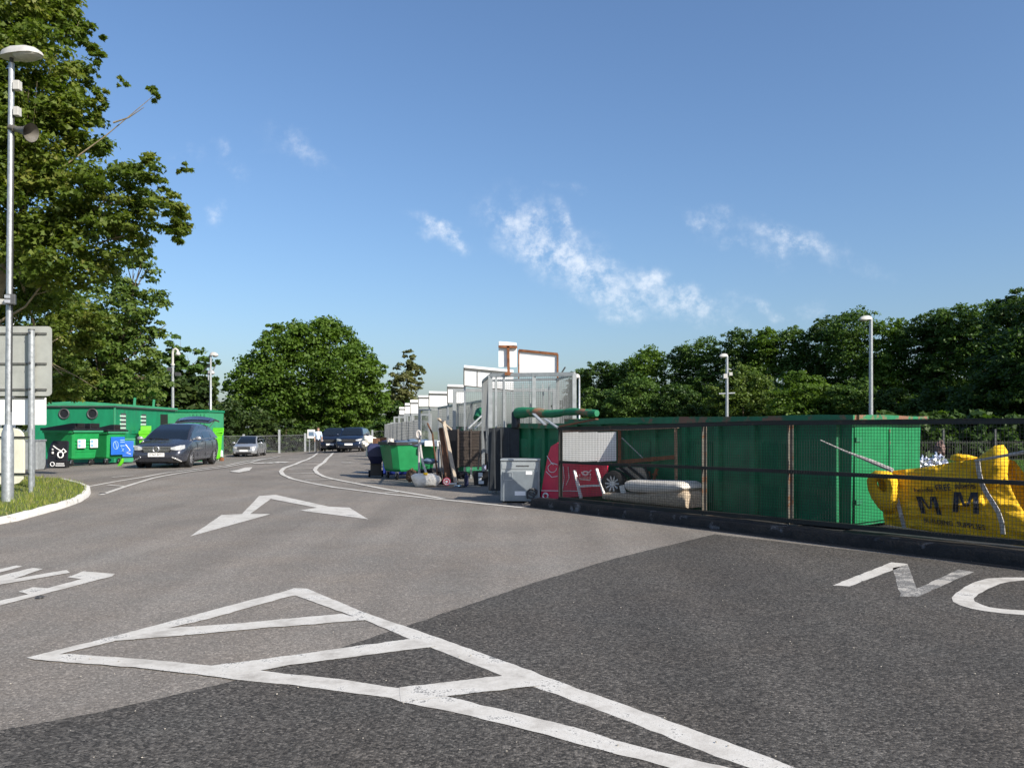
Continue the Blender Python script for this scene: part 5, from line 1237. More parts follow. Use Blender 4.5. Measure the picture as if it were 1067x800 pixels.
MB().tube([(.30, 0, zz(366.5)), (.30, 0, zz(369)), (.30, 0, zz(370.5))], [.07, .15, .10], 14).build('dome_camera', M_LAMPW, cp, smooth=True)
mb = MB(); mb.bar((-.36, 0, zz(388)), (.4, 0, zz(388.5)), .06); mb.box((-.18, 0, zz(385.5)), (.22, .2, .3)); mb.box((.3, 0, zz(390)), (.25, .25, .18)); mb.build('bracket', M_DGREY, cp)
MB().tube([(0, 0, zz(380.8)), (0, 0, zz(379))], .11, 12).build('collar', M_LAMPW, cp)

# ---------------------------------------------------------------- left signs seen from behind
rs = thing('road_sign', 'large grey backed road sign with a white plate below, seen from behind', 'sign', G(32.8, 512)+Vector((0, 0, .09)))
Ds = rs.location.y; P2 = lambda a, b, dd=0: pt(a, b, Ds+dd)-Vector(rs.location)
for px in (32.8, -75):
    p = P2(px, 500); MB().tube([(p.x, 0, -.1), (p.x, 0, P2(0, 344).z)], .072, 16).build('post', M_GALV, rs, smooth=True, auto=50)
    MB().tube([(p.x, 0, P2(0, 344.2).z), (p.x, 0, P2(0, 343).z)], [.076, .07], 16).build('post_cap', M_DGREY, rs)
def roundrect(x0, x1, z0, z1, r, y):
    pts = []
    for cx, cz, a0 in ((x1-r, z1-r, 0), (x0+r, z1-r, 90), (x0+r, z0+r, 180), (x1-r, z0+r, 270)):
        pts += [Vector((cx+r*math.cos(R(a0+t)), y, cz+r*math.sin(R(a0+t)))) for t in (0, 30, 60, 90)]
    return pts
a, b = P2(-100, 340, .12), P2(54, 412.5, .12)
MB().prism(roundrect(a.x, b.x, b.z, a.z, .09, .115), (0, .012, 0)).build('sign_plate', M_SIGNG, rs)
mb = MB()
for py in (347, 378.5, 405.5): z = P2(0, py).z; mb.box(((a.x+b.x)/2-.03, .098, z), (b.x-a.x-.16, .026, .045))
mb.build('rail', M_RAILG, rs)
mb = MB()
for py in (347, 378.5, 405.5): z = P2(0, py).z; mb.tube([(-.09, .06, z), (.09, .06, z)], .02, 8); mb.tube([(.0, -.07, z), (.0, -.085, z)], .03, 8)
mb.build('clip', M_DGREY, rs)
a, b = P2(-100, 414.2, .12), P2(48.2, 442.5, .12)
MB().prism(roundrect(a.x, b.x, b.z, a.z, .015, .115), (0, .010, 0)).build('lower_plate', M_SIGNW, rs)
mb = MB(); 
for py in (414.5,): z = P2(0, py).z; mb.box(((a.x+b.x)/2, .10, z), (b.x-a.x-.06, .022, .03))
mb.build('rail', M_RAILG, rs)
wsn = thing('plastic_sign', 'round cornered white plastic panel low behind the lamp post base', 'sign', at(10, 17.4)+Vector((0, 0, .06)))
Dw = 17.4; P3 = lambda a, b: pt(a, b, Dw)-Vector(wsn.location)
a, b = P3(-40, 446), P3(25, 504.5); MB().prism(roundrect(a.x, b.x, b.z, a.z, .22, 0), (0, .05, 0)).build('panel', M_CREAM, wsn, bevel=.01)
a, b = P3(-45, 455.3), P3(31, 455.3); MB().bar(a-Vector((0, .02, 0)), b-Vector((0, .02, 0)), .03, .035).build('rail', M_DARKST, wsn)
a, b = P3(-45, 493.5), P3(31, 493.5); MB().bar(a-Vector((0, .02, 0)), b-Vector((0, .02, 0)), .03, .035).build('rail', M_DARKST, wsn)
for px in (-30, 31): p = P3(px, 500); MB().tube([(p.x, .04, -.1), (p.x, .04, P3(0, 447).z)], .045, 10).build('post', M_GALV, wsn)
gc = thing('grey_cabinet', 'pale grey metal cabinet behind the sign post at the left', 'cabinet', at(32, 26.4))
MB().box((0, .25, .48), (.42, .5, .94)).build('cabinet', M_GALVL, gc, bevel=.02); MB().box((0, .25, .98), (.46, .54, .06)).build('top', M_GALV, gc, bevel=.01)
o = MB().prism([pt(37.5, 459, 27.4), pt(42, 458.5, 27.4), pt(47.5, 487, 27), pt(39, 488, 27)], (0.02, .05, 0)).build('red_board', pm('dark_red_board', (.28, .012, .025), .5, 0, .2, 5)); tag(o, 'dark red board leaning beside the pale grey cabinet', 'board')
o = MB().prism([pt(42, 478, 27), pt(47, 478, 27), pt(48.5, 488, 26.8), pt(42, 488, 26.8)], (0, .1, 0)).build('black_bag', M_BLACKPL); tag(o, 'small black bag at the foot of the dark red board', 'bag')
bk = thing('display_board', 'black leaning panel with a white line drawing in front of the green bin', 'panel', at(60, 28.4))
mb = MB(); mb.prism([pt(53.5, 461, 28.9), pt(55.5, 459.2, 28.9), pt(69, 459, 28.9), pt(71, 460.5, 28.9), pt(69.5, 483, 28.3), pt(48, 484, 28.3), pt(51, 467, 28.75)], (.01, .06, 0)); mb.build('panel', M_BLACKPL, bk, world=True, bevel=.01)
mb = MB(); dq = 28.52
for ln in ([(55.5, 464.5), (59.5, 467.5), (64, 470), (66, 467.5), (69, 470.5), (67, 471.5)], [(63+2.8*math.cos(i/14*6.283), 473.6+3.2*math.sin(i/14*6.283)) for i in range(15)], [(61.5, 471), (65, 471)]):
    mb.tube([pt(x_, y_, dq-.02+(467-y_)*.022) for x_, y_ in ln], .022, 6)
mb.box(pt(55, 468, 28.6), (.05, .04, .06)); mb.box(pt(55, 471.5, 28.5), (.05, .04, .08)); mb.build('line_drawing', M_WHITEP, bk, world=True)
rd = thing('radio', 'small black stereo unit with a white dial at the foot of the bin', 'stereo', at(60, 28.0))
MB().box((0, .1, .14), (.62, .2, .24)).build('case', M_BLACKPL, rd, bevel=.01)
mb = MB(); mb.tube([(-.18+.07*math.cos(i/14*6.283), -.008, .14+.07*math.sin(i/14*6.283)) for i in range(15)], .014, 6); mb.box((.09, -.004, .16), (.28, .012, .03)); mb.box((.09, -.004, .09), (.32, .012, .03)); mb.build('dial', M_LABEL, rd)

# ---------------------------------------------------------------- green recycling buildings
def cabin():
    a = pt(44, 460, 33.2); bl = at(118, 33.2); 
    root = thing('recycling_cabin', 'long green recycling cabin with two round portholes in its front', 'cabin', (bl.x, bl.y, bl.z), 0)
    W, Ld, Hh = 3.35, 7.2, H+(HY-423.5)/F*33.2-bl.z
    sk = -.065     # side wall runs slightly left as it recedes
    P = lambda x, y: Vector((x+sk*y, y, 0))
    ring = lambda z: [P(-W, 0)+Vector((0, 0, z)), P(0, 0)+Vector((0, 0, z)), P(0, Ld)+Vector((0, 0, z)), P(-W, Ld)+Vector((0, 0, z))]
    mb = MB(); mb.loft([ring(.05), ring(Hh)]); mb.build('wall', M_CABIN, root)
    mb = MB(); o = .10
    r0 = [P(-W-o, -o), P(o, -o), P(o, Ld+o), P(-W-o, Ld+o)]
    mb.loft([[p+Vector((0, 0, Hh+.03)) for p in r0], [p+Vector((0, 0, Hh+.12)) for p in r0], [P(-W/2-.3, .3)+Vector((0, 0, Hh+.22)), P(-W/2+.3, .3)+Vector((0, 0, Hh+.22)), P(-W/2+.3, Ld)+Vector((0, 0, Hh+.22)), P(-W/2-.3, Ld)+Vector((0, 0, Hh+.22))]])
    rf = mb.build('roof', M_CABINL, root)
    MB().loft([[p+Vector((0, 0, Hh-.02)) for p in r0], [p+Vector((0, 0, Hh+.028)) for p in r0]]).build('eave', M_DGREY, root)
    for px in (67, 96.5):
        x = (px-118)/F*33.2; z = H+(HY-431)/F*33.2-bl.z; c = Vector((x, 0, z))
        m = MB(); m.tube([c+Vector((math.cos(i/20*6.283)*.20, -.02, math.sin(i/20*6.283)*.20)) for i in range(21)], .035, 8); ph = m.build('porthole', M_DGREY, root, smooth=True)
        MB().tube([c+Vector((0, -.012, 0)), c+Vector((0, .02, 0))], .195, 20).build('flap', M_BLACKPL, ph)
    for y in (.9, 3.1):
        m = MB()
        for k in range(4): m.box(P(.012, y)+Vector((0, 0, Hh-.38-k*.17)), (.03, .5, .07))
        m.build('vent', M_LABEL if False else pm('pale_vent', (.45, .62, .50), .5, 0, .1, 9), root)
        MB().box(P(.004, y)+Vector((0, 0, Hh-.64)), (.012, .62, .76)).build('vent_recess', M_DGREY, root)
    MB().box(P(.010, 5.6)+Vector((0, 0, 1.15)), (.03, .9, 2.0)).build('doorway', pm('cabin_dark', (.004, .006, .005), .9, 0, .1, 9), root)
    MB().box(P(.55, 6.15)+Vector((0, 0, 1.35)), (1.05, .05, 1.7), .0).build('door', M_CABINL, root)
    MB().box(P(.05, .02)+Vector((0, 0, Hh/2)), (.06, .06, Hh-.1)).build('corner_post', M_CABINL, root)
    for y in (2.1, 4.3): MB().bar(P(.02, y)+Vector((0, 0, Hh+.1)), P(.05, y)+Vector((0, 0, Hh+.45)), .18, .03).build('lug', M_CABINL, root)
    mb = MB(); mb.box(P(-W/2, -.012)+Vector((0, 0, .55)), (W-.2, .02, .06)); mb.box(P(.012, 1.9)+Vector((0, 0, 1.25)), (.02, 3.6, .05)); mb.build('seam', M_CABIN, root)
cabin()
c2 = thing('waste_container', 'pale green ribbed container behind the raised tailgate of the graphite car', 'container', at(193, 42.5))
Hc = H+(HY-428)/F*42.5-c2.location.z
mb = MB(); mb.box((0, 1.2, Hc/2), (2.35, 2.4, Hc-.05)); mb.build('body', M_CABINL, c2)
m = MB()
for i in range(12): m.box((-1.08+i*.196, -.015, Hc/2), (.09, .04, Hc-.3))
m.build('corrugation', M_CABINL, c2)
mb = MB(); mb.box((0, 1.2, Hc), (2.45, 2.5, .12)); mb.build('rim', M_CABIN, c2); MB().box((-1.22, -.03, Hc-.1), (.14, .08, .5)).build('corner_post', M_LAMPW, c2)
o = MB().box((0, 0, 0), (1.0, 1.6, .62)).build('black_hopper', M_BLACKPL, bevel=.02); o.location = pt(170, 435, 43)+Vector((0, .5, -.1)); tag(o, 'black hopper between the cabin and the ribbed container', 'hopper')
o = MB().box((0, 0, 0), (.9, 1.4, 1.4)).build('hopper_stand', M_DGREY); o.location = at(170, 43.5)+Vector((0, .5, .7)); tag(o, 'dark stand underneath the black hopper', 'stand')
def limebin(label, loc, rz, hgt, w):
    lb = thing('wheelie_bin', label, 'bin', loc, rz, 'lime green bins')
    mb = MB(); mb.loft([[Vector((sx*w/2*k, sy*w/2*1.2*k, z*hgt)) for sx, sy in ((-1, -1), (1, -1), (1, 1), (-1, 1))] for k, z in ((.8, .07), (.98, .80), (1.08, .82), (1.08, .86))]); mb.build('body', M_LIME, lb, bevel=.01)
    mb = MB(); mb.prism([(-w*.52, w*.62, hgt*.86), (-w*.52, w*.75, hgt*1.05), (w*.52, w*.75, hgt*1.05), (w*.52, w*.62, hgt*.86)], (0, .05, 0)); mb.prism([(-w*.54, -w*.62, hgt*.865), (w*.54, -w*.62, hgt*.865), (w*.54, w*.6, hgt*.90), (-w*.54, w*.6, hgt*.90)], (0, 0, .05)); mb.build('lid', M_LIME, lb, bevel=.01)
    for sx in (-1, 1): MB().tube([(sx*w*.42, w*.5, .1), (sx*w*.52, w*.5, .1)], .1, 14).build('wheel', M_RUBBER, lb)
limebin('lime green wheeled bin right of the graphite car boot', at(222.5, 36.5), -.2, 1.45, .52)
limebin('lime green bin half hidden behind the graphite car bonnet', at(151, 35.5), .3, 1.55, .42)
o = MB().loft([[Vector((sx*.12*k, sy*.12*k, z)) for sx, sy in ((-1, -1), (1, -1), (1, 1), (-1, 1))] for k, z in ((1, .02), (.9, .46), (.4, .5))]).build('white_drum', M_WHITEP); o.location = at(229, 36.8); tag(o, 'white plastic drum beside the lime bin', 'drum')
o = MB().tube([(0, 0, 0), (0, 0, .16)], .10, 12).build('red_cone_base', M_RUST); o.location = at(231, 36.0); tag(o, 'small brownish pot on the ground beside the white drum', 'pot')

# ---------------------------------------------------------------- cars  (front towards -y, origin at ground centre)
def car(name, label, loc, rz, paint, Lg, Wd, Ht, bonnet=.27, ws=(.24, .44), roofend=.86, belt=.60, gc=.16, wheel_r=.32, axles=(.20, .82), group=None, plate=None, emblem=False, tail_open=False, suv=False):
    root = thing(name, label, 'car', loc, rz, group); hw = Wd/2
    y = lambda t: -Lg/2+t*Lg
    zb = Ht*belt
    body = MB(); rings = []
    #         t     halfw  zlow   ztop(centre)
    st = [(.0, .72, .26, .33), (.012, .84, .20, .40), (.04, .93, .17, .47 if not suv else .52), (.10, .985, .16, .535 if not suv else .60), (.20, 1, .16, .612 if not suv else .645), (ws[0]+.03, 1, .16, .635 if not suv else .66), (.42, 1, .16, .655), (.60, 1, .16, .665), (.80, 1, .16, .675), (.92, .985, .17, .67), (.975, .93, .20, .64), (1.0, .82, .26, .58)]
    for t, w, zl, zt_ in st:
        w *= hw; z0 = max(gc, zl*Ht*.75) if t > .03 and t < .97 else zl*Ht*.9; z1 = zt_*Ht; h = z1-z0
        half = [(w*.80, z0), (w*.95, z0+h*.08), (w*1.0, z0+h*.42), (w*.985, z0+h*.70), (w*.95, z0+h*.88), (w*.84, z0+h*.975), (w*.45, z1+.012)]
        rings.append([Vector((x, y(t), z)) for x, z in half]+[Vector((-x, y(t), z)) for x, z in reversed(half)])
    body.loft(rings)
    bo = body.build('body', paint, root, smooth=True, auto=38)
    # wheel wells cut by boolean
    cut = MB()
    for t in axles:
        for s_ in (-1, 1): cut.tube([(s_*(hw*.62), y(t), wheel_r), (s_*(hw*1.2), y(t), wheel_r)], wheel_r*1.17, 28)
    cm = cut.build('cut', paint); md = bo.modifiers.new('b', 'BOOLEAN'); md.object = cm; md.operation = 'DIFFERENCE'; md.solver = 'EXACT'
    dg = bpy.context.evaluated_depsgraph_get(); me = bpy.data.meshes.new_from_object(bo.evaluated_get(dg)); bo.modifiers.clear(); bo.data = me
    bpy.data.objects.remove(cm)
    # cabin (greenhouse) in paint, glazing just proud of it
    zr = Ht; W0, W1 = hw*.90, hw*.66
    gh = [(ws[0], .0, 1.0), (ws[0]+(ws[1]-ws[0])*.5, .56, 1), (ws[1], .93, 1), (.55, 1.0, 1), (.70, .985, 1), (roofend, .90, 1), (roofend+(.985-roofend)*.55, .50, 1), (.985, .0, 1)]
    zbelt = lambda t: (.610+.062*S((t-.2)/.6))*Ht if not suv else (.645+.03*S((t-.2)/.6))*Ht
    def sec(t, f): 
        zb_ = zbelt(t)-.05; h = (zr-.05-zb_)*f; wt = W0+(W1-W0)*f
        return zb_, zb_+h, W0, wt
    rr = []
    for t, f, _ in gh:
        a, z1, w0, w1 = sec(t, f); f2 = max(f, .02)
        half = [(w0, a), (w0+(w1-w0)*.55, a+(z1-a)*.62), (w1*1.0, z1), (w1*.86, z1+.045*f2), (w1*.4, z1+.055*f2)]
        rr.append([Vector((x, y(t), z)) for x, z in half]+[Vector((-x, y(t), z)) for x, z in reversed(half)])
    ghm = MB(); ghm.loft(rr); ghm.build('roof', paint, root, smooth=True, auto=45)
    def surf_top(t, k):      # windscreen / rear screen surface, k across -1..1
        for (a, fa, _), (b, fb, _) in zip(gh, gh[1:]):
            if a <= t <= b:
                f = fa+(fb-fa)*(t-a)/(b-a); break
        a_, z1, w0, w1 = sec(t, f); return Vector((k*w1*.88, y(t), z1+(.052-.010*abs(k))*max(f, .02)))
    off = Vector((0, -.016, .020)); g = MB(); nn = 8
    t0, t1 = ws[0]+.018, ws[1]-.012
    V = [surf_top(t0+(t1-t0)*i/nn, k)+off for i in range(nn+1) for k in (-1, -.5, 0, .5, 1)]
    g.add(V, [(i*5+j, i*5+j+1, (i+1)*5+j+1, (i+1)*5+j) for i in range(nn) for j in range(4)]); g.build('windscreen', M_GLASS, root, smooth=True)
    def surf_side(t, v, s_):
        for (a, fa, _), (b, fb, _) in zip(gh, gh[1:]):
            if a <= t <= b:
                f = fa+(fb-fa)*(t-a)/(b-a); break
        a_, z1, w0, w1 = sec(t, f); z = a_+.045+(z1-a_-.045)*v; q = (z-a_)/max(.01, z1-a_)
        w = w0+(w1-w0)*(.55*q/.62 if q < .62 else .55+.45*(q-.62)/.38); return Vector((s_*(w+.010), y(t), z))
    for s_ in (-1, 1):
        for (ta, tb) in ((ws[0]+.075, .545), (.565, .76), (.78, min(roofend+.055, .965))):
            g = MB(); k = 6; lo_ = [surf_side(ta+(tb-ta)*i/k, .0, s_) for i in range(k+1)]; hi_ = [surf_side(ta+(tb-ta)*i/k, .93, s_) for i in range(k+1)]
            g.add(lo_+hi_, [(i, i+1, k+1+i+1, k+1+i) for i in range(k)]); g.build('side_window', M_GLASS, root)
        mr = MB(); c = Vector((s_*(hw+.09), y(ws[0]+.085), zbelt(.3)+.06)); mr.ellip(c, (.11, .07, .075), 14, 10); mr.bar(c-Vector((s_*.18, 0, .03)), c, .05); mr.build('mirror', M_ALLOY if emblem else paint, root, smooth=True)  # alloy tone on the emblem car's mirrors paints in their sunlit brightness
        # headlamp, fog lamp
        hl = MB(); zf = Ht*(.44 if not suv else .47)
        hl.loft([[Vector((s_*hw*a, y(t)-.012, zf+dz+q)) for q in (-h2, h2)]+[Vector((s_*hw*(a-.02), y(t)+.09, zf+dz+q)) for q in (h2, -h2)] for a, t, dz, h2 in ((.50, .004, -.01, .035), (.68, .008, .0, .07), (.83, .022, .02, .085), (.94, .062, .05, .06))])
        hl.build('headlight', M_HEADL, root, bevel=.01)
        fg = MB(); fg.tube([(s_*hw*.72, y(.012)-.02, Ht*.22), (s_*hw*.72, y(.05), Ht*.22)], .045, 12); fg.build('fog_light', M_HEADL, root)
        hdl = MB()
        for t in (.50, .72): hdl.box((s_*(hw*.985), y(t), zbelt(t)-.10), (.03, .16, .028))
        hdl.build('door_handle', paint, root)
        sl = MB(); 
        for t in (.345, .555, .755): sl.box((s_*hw*.992, y(t), Ht*.40), (.012, .010, Ht*.34))
        sl.build('door_seam', M_BLACKPL, root)
        wp = MB(); wp.bar((s_*.10, y(ws[0]+.012)-.03, zbelt(.2)+.03), (s_*.10-.5*(1), y(ws[0]+.035)-.03, zbelt(.2)+.075), .02); wp.build('wiper', M_BLACKPL, root)
    gr = MB(); zf = Ht*(.42 if not suv else .45); gw = hw*.52
    for i in range(4): gr.box((0, y(.0)-.012+.004*i, zf-.075+i*.05), (gw*2*(.86+.05*i), .03, .018))
    gr.build('grille', M_CHROME if not suv else M_DGREY, root)
    gb_ = MB(); gb_.box((0, y(.004)-.006, zf), (gw*1.95, .03, .21)); gb_.build('grille_backing', M_BLACKPL, root)
    il = MB(); il.box((0, y(.004)-.035, Ht*.185), (hw*1.2, .07, .12)); il.build('air_intake', M_BLACKPL, root, bevel=.01)
    sp_ = MB(); sp_.bar((hw*.56, y(.0)-.03, Ht*.25), (hw*.88, y(.03)-.04, Ht*.155), .04, .035) if emblem else None
    if emblem:
        sp_.bar((-hw*.56, y(.0)-.03, Ht*.25), (-hw*.88, y(.03)-.04, Ht*.155), .04, .035); sp_.build('bumper_trim', M_CHROME, root)
        em = MB(); c = Vector((0, y(0)-.045, zf)); em.tube([c+Vector((math.cos(i/24*6.283)*.098, 0, math.sin(i/24*6.283)*.098)) for i in range(25)], .013, 6)
        for a in (90, 210, 330): em.bar(c, c+Vector((math.cos(R(a))*.095, 0, math.sin(R(a))*.095)), .022, .014)
        em.build('emblem', M_CHROME, root)
    pl = MB(); zp = Ht*.30; pl.box((0, y(0)-.035, zp), (.54, .015, .125)); po = pl.build('number_plate', M_PLATE, root)
    if plate: lettering(po, plate, .105, lambda u, v: Vector((u, y(0)-.0445, zp+v)), M_INK)
    for t in axles:
        for s_ in (-1, 1): 
            ty = wheel_mesh(root, (s_*(hw-.11), y(t), wheel_r), (s_, 0, 0), wheel_r, .21, M_ALLOY); ty.name = 'wheel'
            ar = MB(); ar.tube([(s_*hw*.60, y(t), wheel_r*1.02), (s_*hw*.63, y(t), wheel_r*1.02)], wheel_r*1.16, 24); ar.build('wheel_arch', M_BLACKPL, root)
    sk = MB(); sk.box((0, 0, gc+.06), (Wd*.72, Lg*.86, .12)); sk.build('underbody', M_BLACKPL, root)
    if tail_open:
        tg = MB(); c = Vector((0, y(roofend)+.10, Ht+.02))
        n = 9; rgs = []
        for i in range(n+1):
            u = -1+2*i/n; x = u*hw*.82; arch = .11*(1-u*u)
            rgs.append([c+Vector((x*.86, .0, .02+arch*.3)), c+Vector((x*.95, .50, .17+arch)), c+Vector((x, .98, .10+arch*.9)), c+Vector((x, .98, .03+arch*.9)), c+Vector((x*.95, .50, .09+arch)), c+Vector((x*.86, .0, -.02+arch*.3))])
        tg.loft(rgs); tgo = tg.build('tailgate', paint, root, smooth=True, auto=35)
        g = MB(); g.add([c+Vector((u*hw*.62, yy, zz_+.03*(1-u*u))) for yy, zz_ in ((.15, .115), (.62, .215)) for u in (-1, -.5, 0, .5, 1)], [(i, i+1, 6+i, 5+i) for i in range(4)]); g.build('rear_window', M_GLASS, tgo)
        for s_ in (-1, 1): MB().tube([c+Vector((s_*hw*.70, .05, -.15)), c+Vector((s_*hw*.74, .55, .08))], .014, 6).build('gas_strut', M_DGREY, tgo)
    return root
cb = at(168, 30.1)
hx = at(197, 28.2)   # front right-hand wheel as seen
ct = Vector((-12.33, 29.5, 0)); ct.z = gz(ct.x, ct.y)+.01
mc = car('parked_car', 'graphite hatchback with its tailgate raised beside the green bins', ct, .075, M_CAR_GREY, 4.36, 1.84, 1.56, ws=(.20, .47), roofend=.84, wheel_r=.335, axles=(.19, .81), plate='SM60 BMY', emblem=True, tail_open=True)
Mc = Matrix.Translation(ct)@Matrix.Rotation(.075, 4, 'Z')
sc2 = at(260.5, 57.2); car('parked_car', 'silver hatchback parked in front of the far hedge', (sc2.x, sc2.y, sc2.z+.01), .10, M_CAR_SILV, 3.9, 1.68, 1.45, ws=(.20, .42), roofend=.88, wheel_r=.29)
sv = at(363, 54.5); car('parked_car', 'navy four by four facing the camera on the right of the pair', (sv.x, sv.y+2, gz(sv.x, sv.y)+.04), .03, M_CAR_BLUE, 4.5, 1.88, 1.68, ws=(.24, .40), roofend=.92, wheel_r=.36, suv=True, plate='LC18 NWO' if False else None)
s2 = at(344, 57.5); car('parked_car', 'midnight blue van-like car half hidden behind the navy four by four', (s2.x, s2.y+2, gz(s2.x, s2.y)+.06), .02, M_CAR_DARK, 4.5, 1.80, 1.72, ws=(.16, .30), roofend=.93, wheel_r=.33, suv=True)
# person beside the second navy car
def person():
    base = at(331.5, 55.0); root = thing('person', 'person in pale blue shirt and dark trousers standing by the midnight blue car', 'person', (base.x, base.y, base.z+.03), .4)
    V, E, Rr = [], [], []
    def add(p, r, par=None):
        V.append(p); Rr.append(r); i = len(V)-1
        if par is not None: E.append((par, i))
        return i
    pel = add((0, 0, .95), .145); wa = add((0, 0, 1.12), .13, pel); ch = add((0, .01, 1.34), .155, wa); nk = add((0, 0, 1.50), .06, ch); hd0 = add((0, -.02, 1.58), .075, nk); hd = add((0, -.02, 1.68), .095, hd0); tp_ = add((0, -.01, 1.76), .06, hd)
    nose = add((0, -.115, 1.665), .014, hd)
    for s in (-1, 1):
        sh = add((s*.19, 0, 1.43), .07, ch); el = add((s*.25, .03, 1.16), .048, sh); wr = add((s*.25, -.06, .93), .033, el); pm_ = add((s*.25, -.085, .87), .036, wr)
        for k in range(4): f1 = add((s*.25, -.065-.018*k, .81), .009, pm_); add((s*.245, -.06-.02*k, .765-.006*abs(k-1.5)), .008, f1)
        t1 = add((s*.225, -.125, .85), .010, pm_); add((s*.22, -.135, .81), .009, t1)
        hp = add((s*.10, 0, .90), .10, pel); kn = add((s*.12, -.01, .50), .065, hp); an = add((s*.13, .03, .09), .045, kn); add((s*.14, -.12, .045), .040, an)
        ear = add((s*.098, 0, 1.67), .018, hd)
    me = bpy.data.meshes.new('body'); me.from_pydata(V, E, []); o = bpy.data.objects.new('body', me); COL.objects.link(o)
    sk = o.modifiers.new('skin', 'SKIN'); 
    for i, v in enumerate(me.skin_vertices[0].data): v.radius = (Rr[i], Rr[i]); v.use_root = (i == 0)
    sub = o.modifiers.new('sub', 'SUBSURF'); sub.levels = 1; sub.render_levels = 1
    dg = bpy.context.evaluated_depsgraph_get(); m2 = bpy.data.meshes.new_from_object(o.evaluated_get(dg)); bpy.data.objects.remove(o)
    m2.materials.clear()
    for m in (M_SKIN, M_SHIRT, M_TROUS, M_BLACKPL): m2.materials.append(m)
    for p in m2.polygons:
        z, x = p.center.z, abs(p.center.x)
        p.material_index = 1 if (.97 < z < 1.50 and not (x > .2 and z < 1.12)) else (2 if (.10 <= z <= .97 and x < .2) else (3 if z < .10 else 0))
    m2.shade_smooth(); b = bpy.data.objects.new('body', m2); COL.objects.link(b); b.parent = root
    MB().ellip((0, .012, 1.715), (.098, .112, .085), 16, 10).build('hair', M_HAIR, root, smooth=True)
person()

# small litter on the road
for (px, py, s_, lab) in ((107, 514.5, .05, 'small dark drain stone near the parking lines at the left'), (41.5, 623.5, .025, 'small dark leaf lying on the lettering stroke')):
    g_ = G(px, py); o = MB().ellip((0, 0, .01), (s_*1.6, s_, .012), 10, 6, .6, 4).build('road_litter', M_DGREY); o.location = g_+Vector((0, 0, .006)); tag(o, lab, 'litter')
mb = MB()
for i in range(200):
    y_ = 3.6*math.exp(random.random()*1.4); x_ = random.uniform(-.7, .7)*y_
    s_ = random.uniform(.0025, .0065); z_ = gz(x_, y_)+.012
    if y_ > 14: continue
    mb.ellip((x_, y_, z_), (s_, s_*random.uniform(.6, 1.3), s_*.5), 6, 4, .4, 30)
o = mb.build('loose_grit', pm('pale_grit', (.34, .31, .26), .9, 0, .5, 90), fix=False); tag(o, 'loose pale grit scattered over the asphalt', 'grit', kind='stuff')

# ---------------------------------------------------------------- sun, sky, camera
SUN = Vector((.73, -.683, 0)).normalized(); EL = R(33)
sd = bpy.data.lights.new('sun', 'SUN'); sd.energy = 4.9; sd.angle = R(.53); sd.color = (1.0, .93, .82)
so = bpy.data.objects.new('sun', sd); COL.objects.link(so)
dirv = -Vector((SUN.x*math.cos(EL), SUN.y*math.cos(EL), math.sin(EL))); so.rotation_euler = dirv.to_track_quat('-Z', 'Y').to_euler(); so.location = (20, -20, 30)
wd = bpy.data.worlds.new('World'); scene.world = wd; wd.use_nodes = True; nt = wd.node_tree; L = nt.links
bg = nt.nodes['Background']
sky = nt.nodes.new('ShaderNodeTexSky'); sky.sky_type = 'NISHITA'; sky.sun_disc = False; sky.sun_elevation = EL; sky.sun_rotation = math.atan2(SUN.x, SUN.y)
sky.altitude = 50; sky.air_density = 1.2; sky.dust_density = 1.8; sky.ozone_density = 8.0
geo = nt.nodes.new('ShaderNodeTexCoord'); sep = nt.nodes.new('ShaderNodeSeparateXYZ'); L.new(geo.outputs['Generated'], sep.inputs[0])
def mth(op, a, b=None, c=None):
    n = nt.nodes.new('ShaderNodeMath'); n.operation = op
    for i, v in enumerate((a, b, c)):
        if v is None: continue
        if isinstance(v, (int, float)): n.inputs[i].default_value = v
        else: L.new(v, n.inputs[i])
    return n.outputs[0]
ysafe = mth('MAXIMUM', sep.outputs[1], .05)
u = mth('DIVIDE', sep.outputs[0], ysafe); v = mth('DIVIDE', sep.outputs[2], ysafe)
cmb = nt.nodes.new('ShaderNodeCombineXYZ'); L.new(u, cmb.inputs[0]); L.new(v, cmb.inputs[1])
wn = nt.nodes.new('ShaderNodeTexNoise'); wn.inputs['Scale'].default_value = 13; wn.inputs['Detail'].default_value = 8; L.new(cmb.outputs[0], wn.inputs['Vector'])
wsep = nt.nodes.new('ShaderNodeSeparateColor'); L.new(wn.outputs['Color'], wsep.inputs[0])
uw = mth('MULTIPLY_ADD', mth('SUBTRACT', wsep.outputs[0], .5), .085, u); vw = mth('MULTIPLY_ADD', mth('SUBTRACT', wsep.outputs[1], .5), .085, v)
tot = None
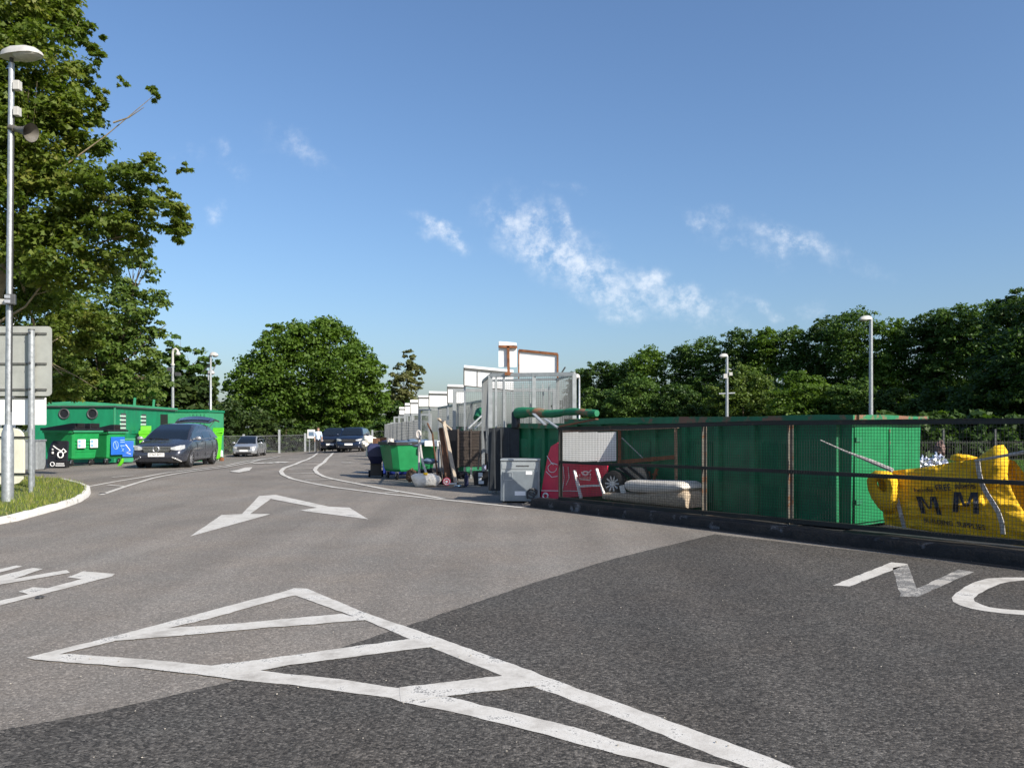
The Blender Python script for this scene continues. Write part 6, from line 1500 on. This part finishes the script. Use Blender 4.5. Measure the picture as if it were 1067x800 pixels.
for (cx, cy, rx, ry, ang, amp) in [(540, 240, 34, 9, 38, .75), (590, 265, 60, 20, 28, 1.0), (590, 235, 22, 7, 45, .75), (645, 300, 46, 15, 25, .85), (672, 293, 16, 8, 0, .9), (715, 322, 42, 13, 12, .75), (645, 322, 20, 8, 0, .55), (464, 238, 22, 8, 30, .85), (828, 253, 34, 10, 22, .72), (768, 245, 50, 12, 30, .42), (725, 226, 16, 7, 60, .5), (805, 316, 42, 8, 0, .5), (228, 215, 9, 12, 30, .55), (312, 158, 28, 9, 20, .42), (240, 165, 20, 8, 50, .38), (195, 160, 16, 8, 0, .36), (590, 196, 24, 7, 0, .32), (890, 275, 40, 8, 10, .3), (625, 255, 16, 14, 60, .5)]:
    a = R(ang); du = mth('SUBTRACT', uw, (cx-CX)/F); dv = mth('SUBTRACT', vw, (HY-cy)/F)
    p = mth('ADD', mth('MULTIPLY', du, math.cos(a)), mth('MULTIPLY', dv, -math.sin(a)))
    q = mth('ADD', mth('MULTIPLY', du, math.sin(a)), mth('MULTIPLY', dv, math.cos(a)))
    e = mth('ADD', mth('POWER', mth('ABSOLUTE', mth('MULTIPLY', p, F/rx)), 2), mth('POWER', mth('ABSOLUTE', mth('MULTIPLY', q, F/ry)), 2))
    g = mth('MULTIPLY', mth('EXPONENT', mth('MULTIPLY', e, -.5)), amp)
    tot = g if tot is None else mth('MAXIMUM', tot, g)
cn = nt.nodes.new('ShaderNodeTexNoise'); cn.inputs['Scale'].default_value = 30; cn.inputs['Detail'].default_value = 11; cn.inputs['Roughness'].default_value = .68; L.new(cmb.outputs[0], cn.inputs['Vector'])
cl = mth('MULTIPLY', tot, mth('MULTIPLY_ADD', mth('SUBTRACT', cn.outputs[0], .40), 3.4, .24))
mr = nt.nodes.new('ShaderNodeMapRange'); mr.interpolation_type = 'SMOOTHSTEP'; L.new(cl, mr.inputs[0]); mr.inputs[1].default_value = .05; mr.inputs[2].default_value = .95; mr.inputs[3].default_value = 0; mr.inputs[4].default_value = .60
mrz = mth('MULTIPLY', mr.outputs[0], mth('GREATER_THAN', sep.outputs[1], .05))
mx = nt.nodes.new('ShaderNodeMix'); mx.data_type = 'RGBA'; L.new(mrz, mx.inputs[0]); L.new(mixc(nt, 1.0, sky.outputs[0], (1.115, 1.02, .965), 'MULTIPLY'), mx.inputs[6]); mx.inputs[7].default_value = (6.6, 6.8, 7.1, 1)
L.new(mx.outputs[2], bg.inputs[0]); bg.inputs[1].default_value = .119

cam = bpy.data.cameras.new('camera'); co = bpy.data.objects.new('camera', cam); COL.objects.link(co)
co.location = (0, 0, H); co.rotation_euler = (R(90), 0, 0); cam.sensor_fit = 'HORIZONTAL'; cam.sensor_width = 36; cam.lens = F/1067*36
cam.shift_y = (HY-400)/1067; cam.clip_start = .1; cam.clip_end = 2000; scene.camera = co
vs_ = scene.view_settings; vs_.view_transform = 'Standard'; vs_.look = 'None'; vs_.exposure = 0.5; vs_.gamma = 1.0; vs_.use_curve_mapping = False
scene.render.engine = 'CYCLES'
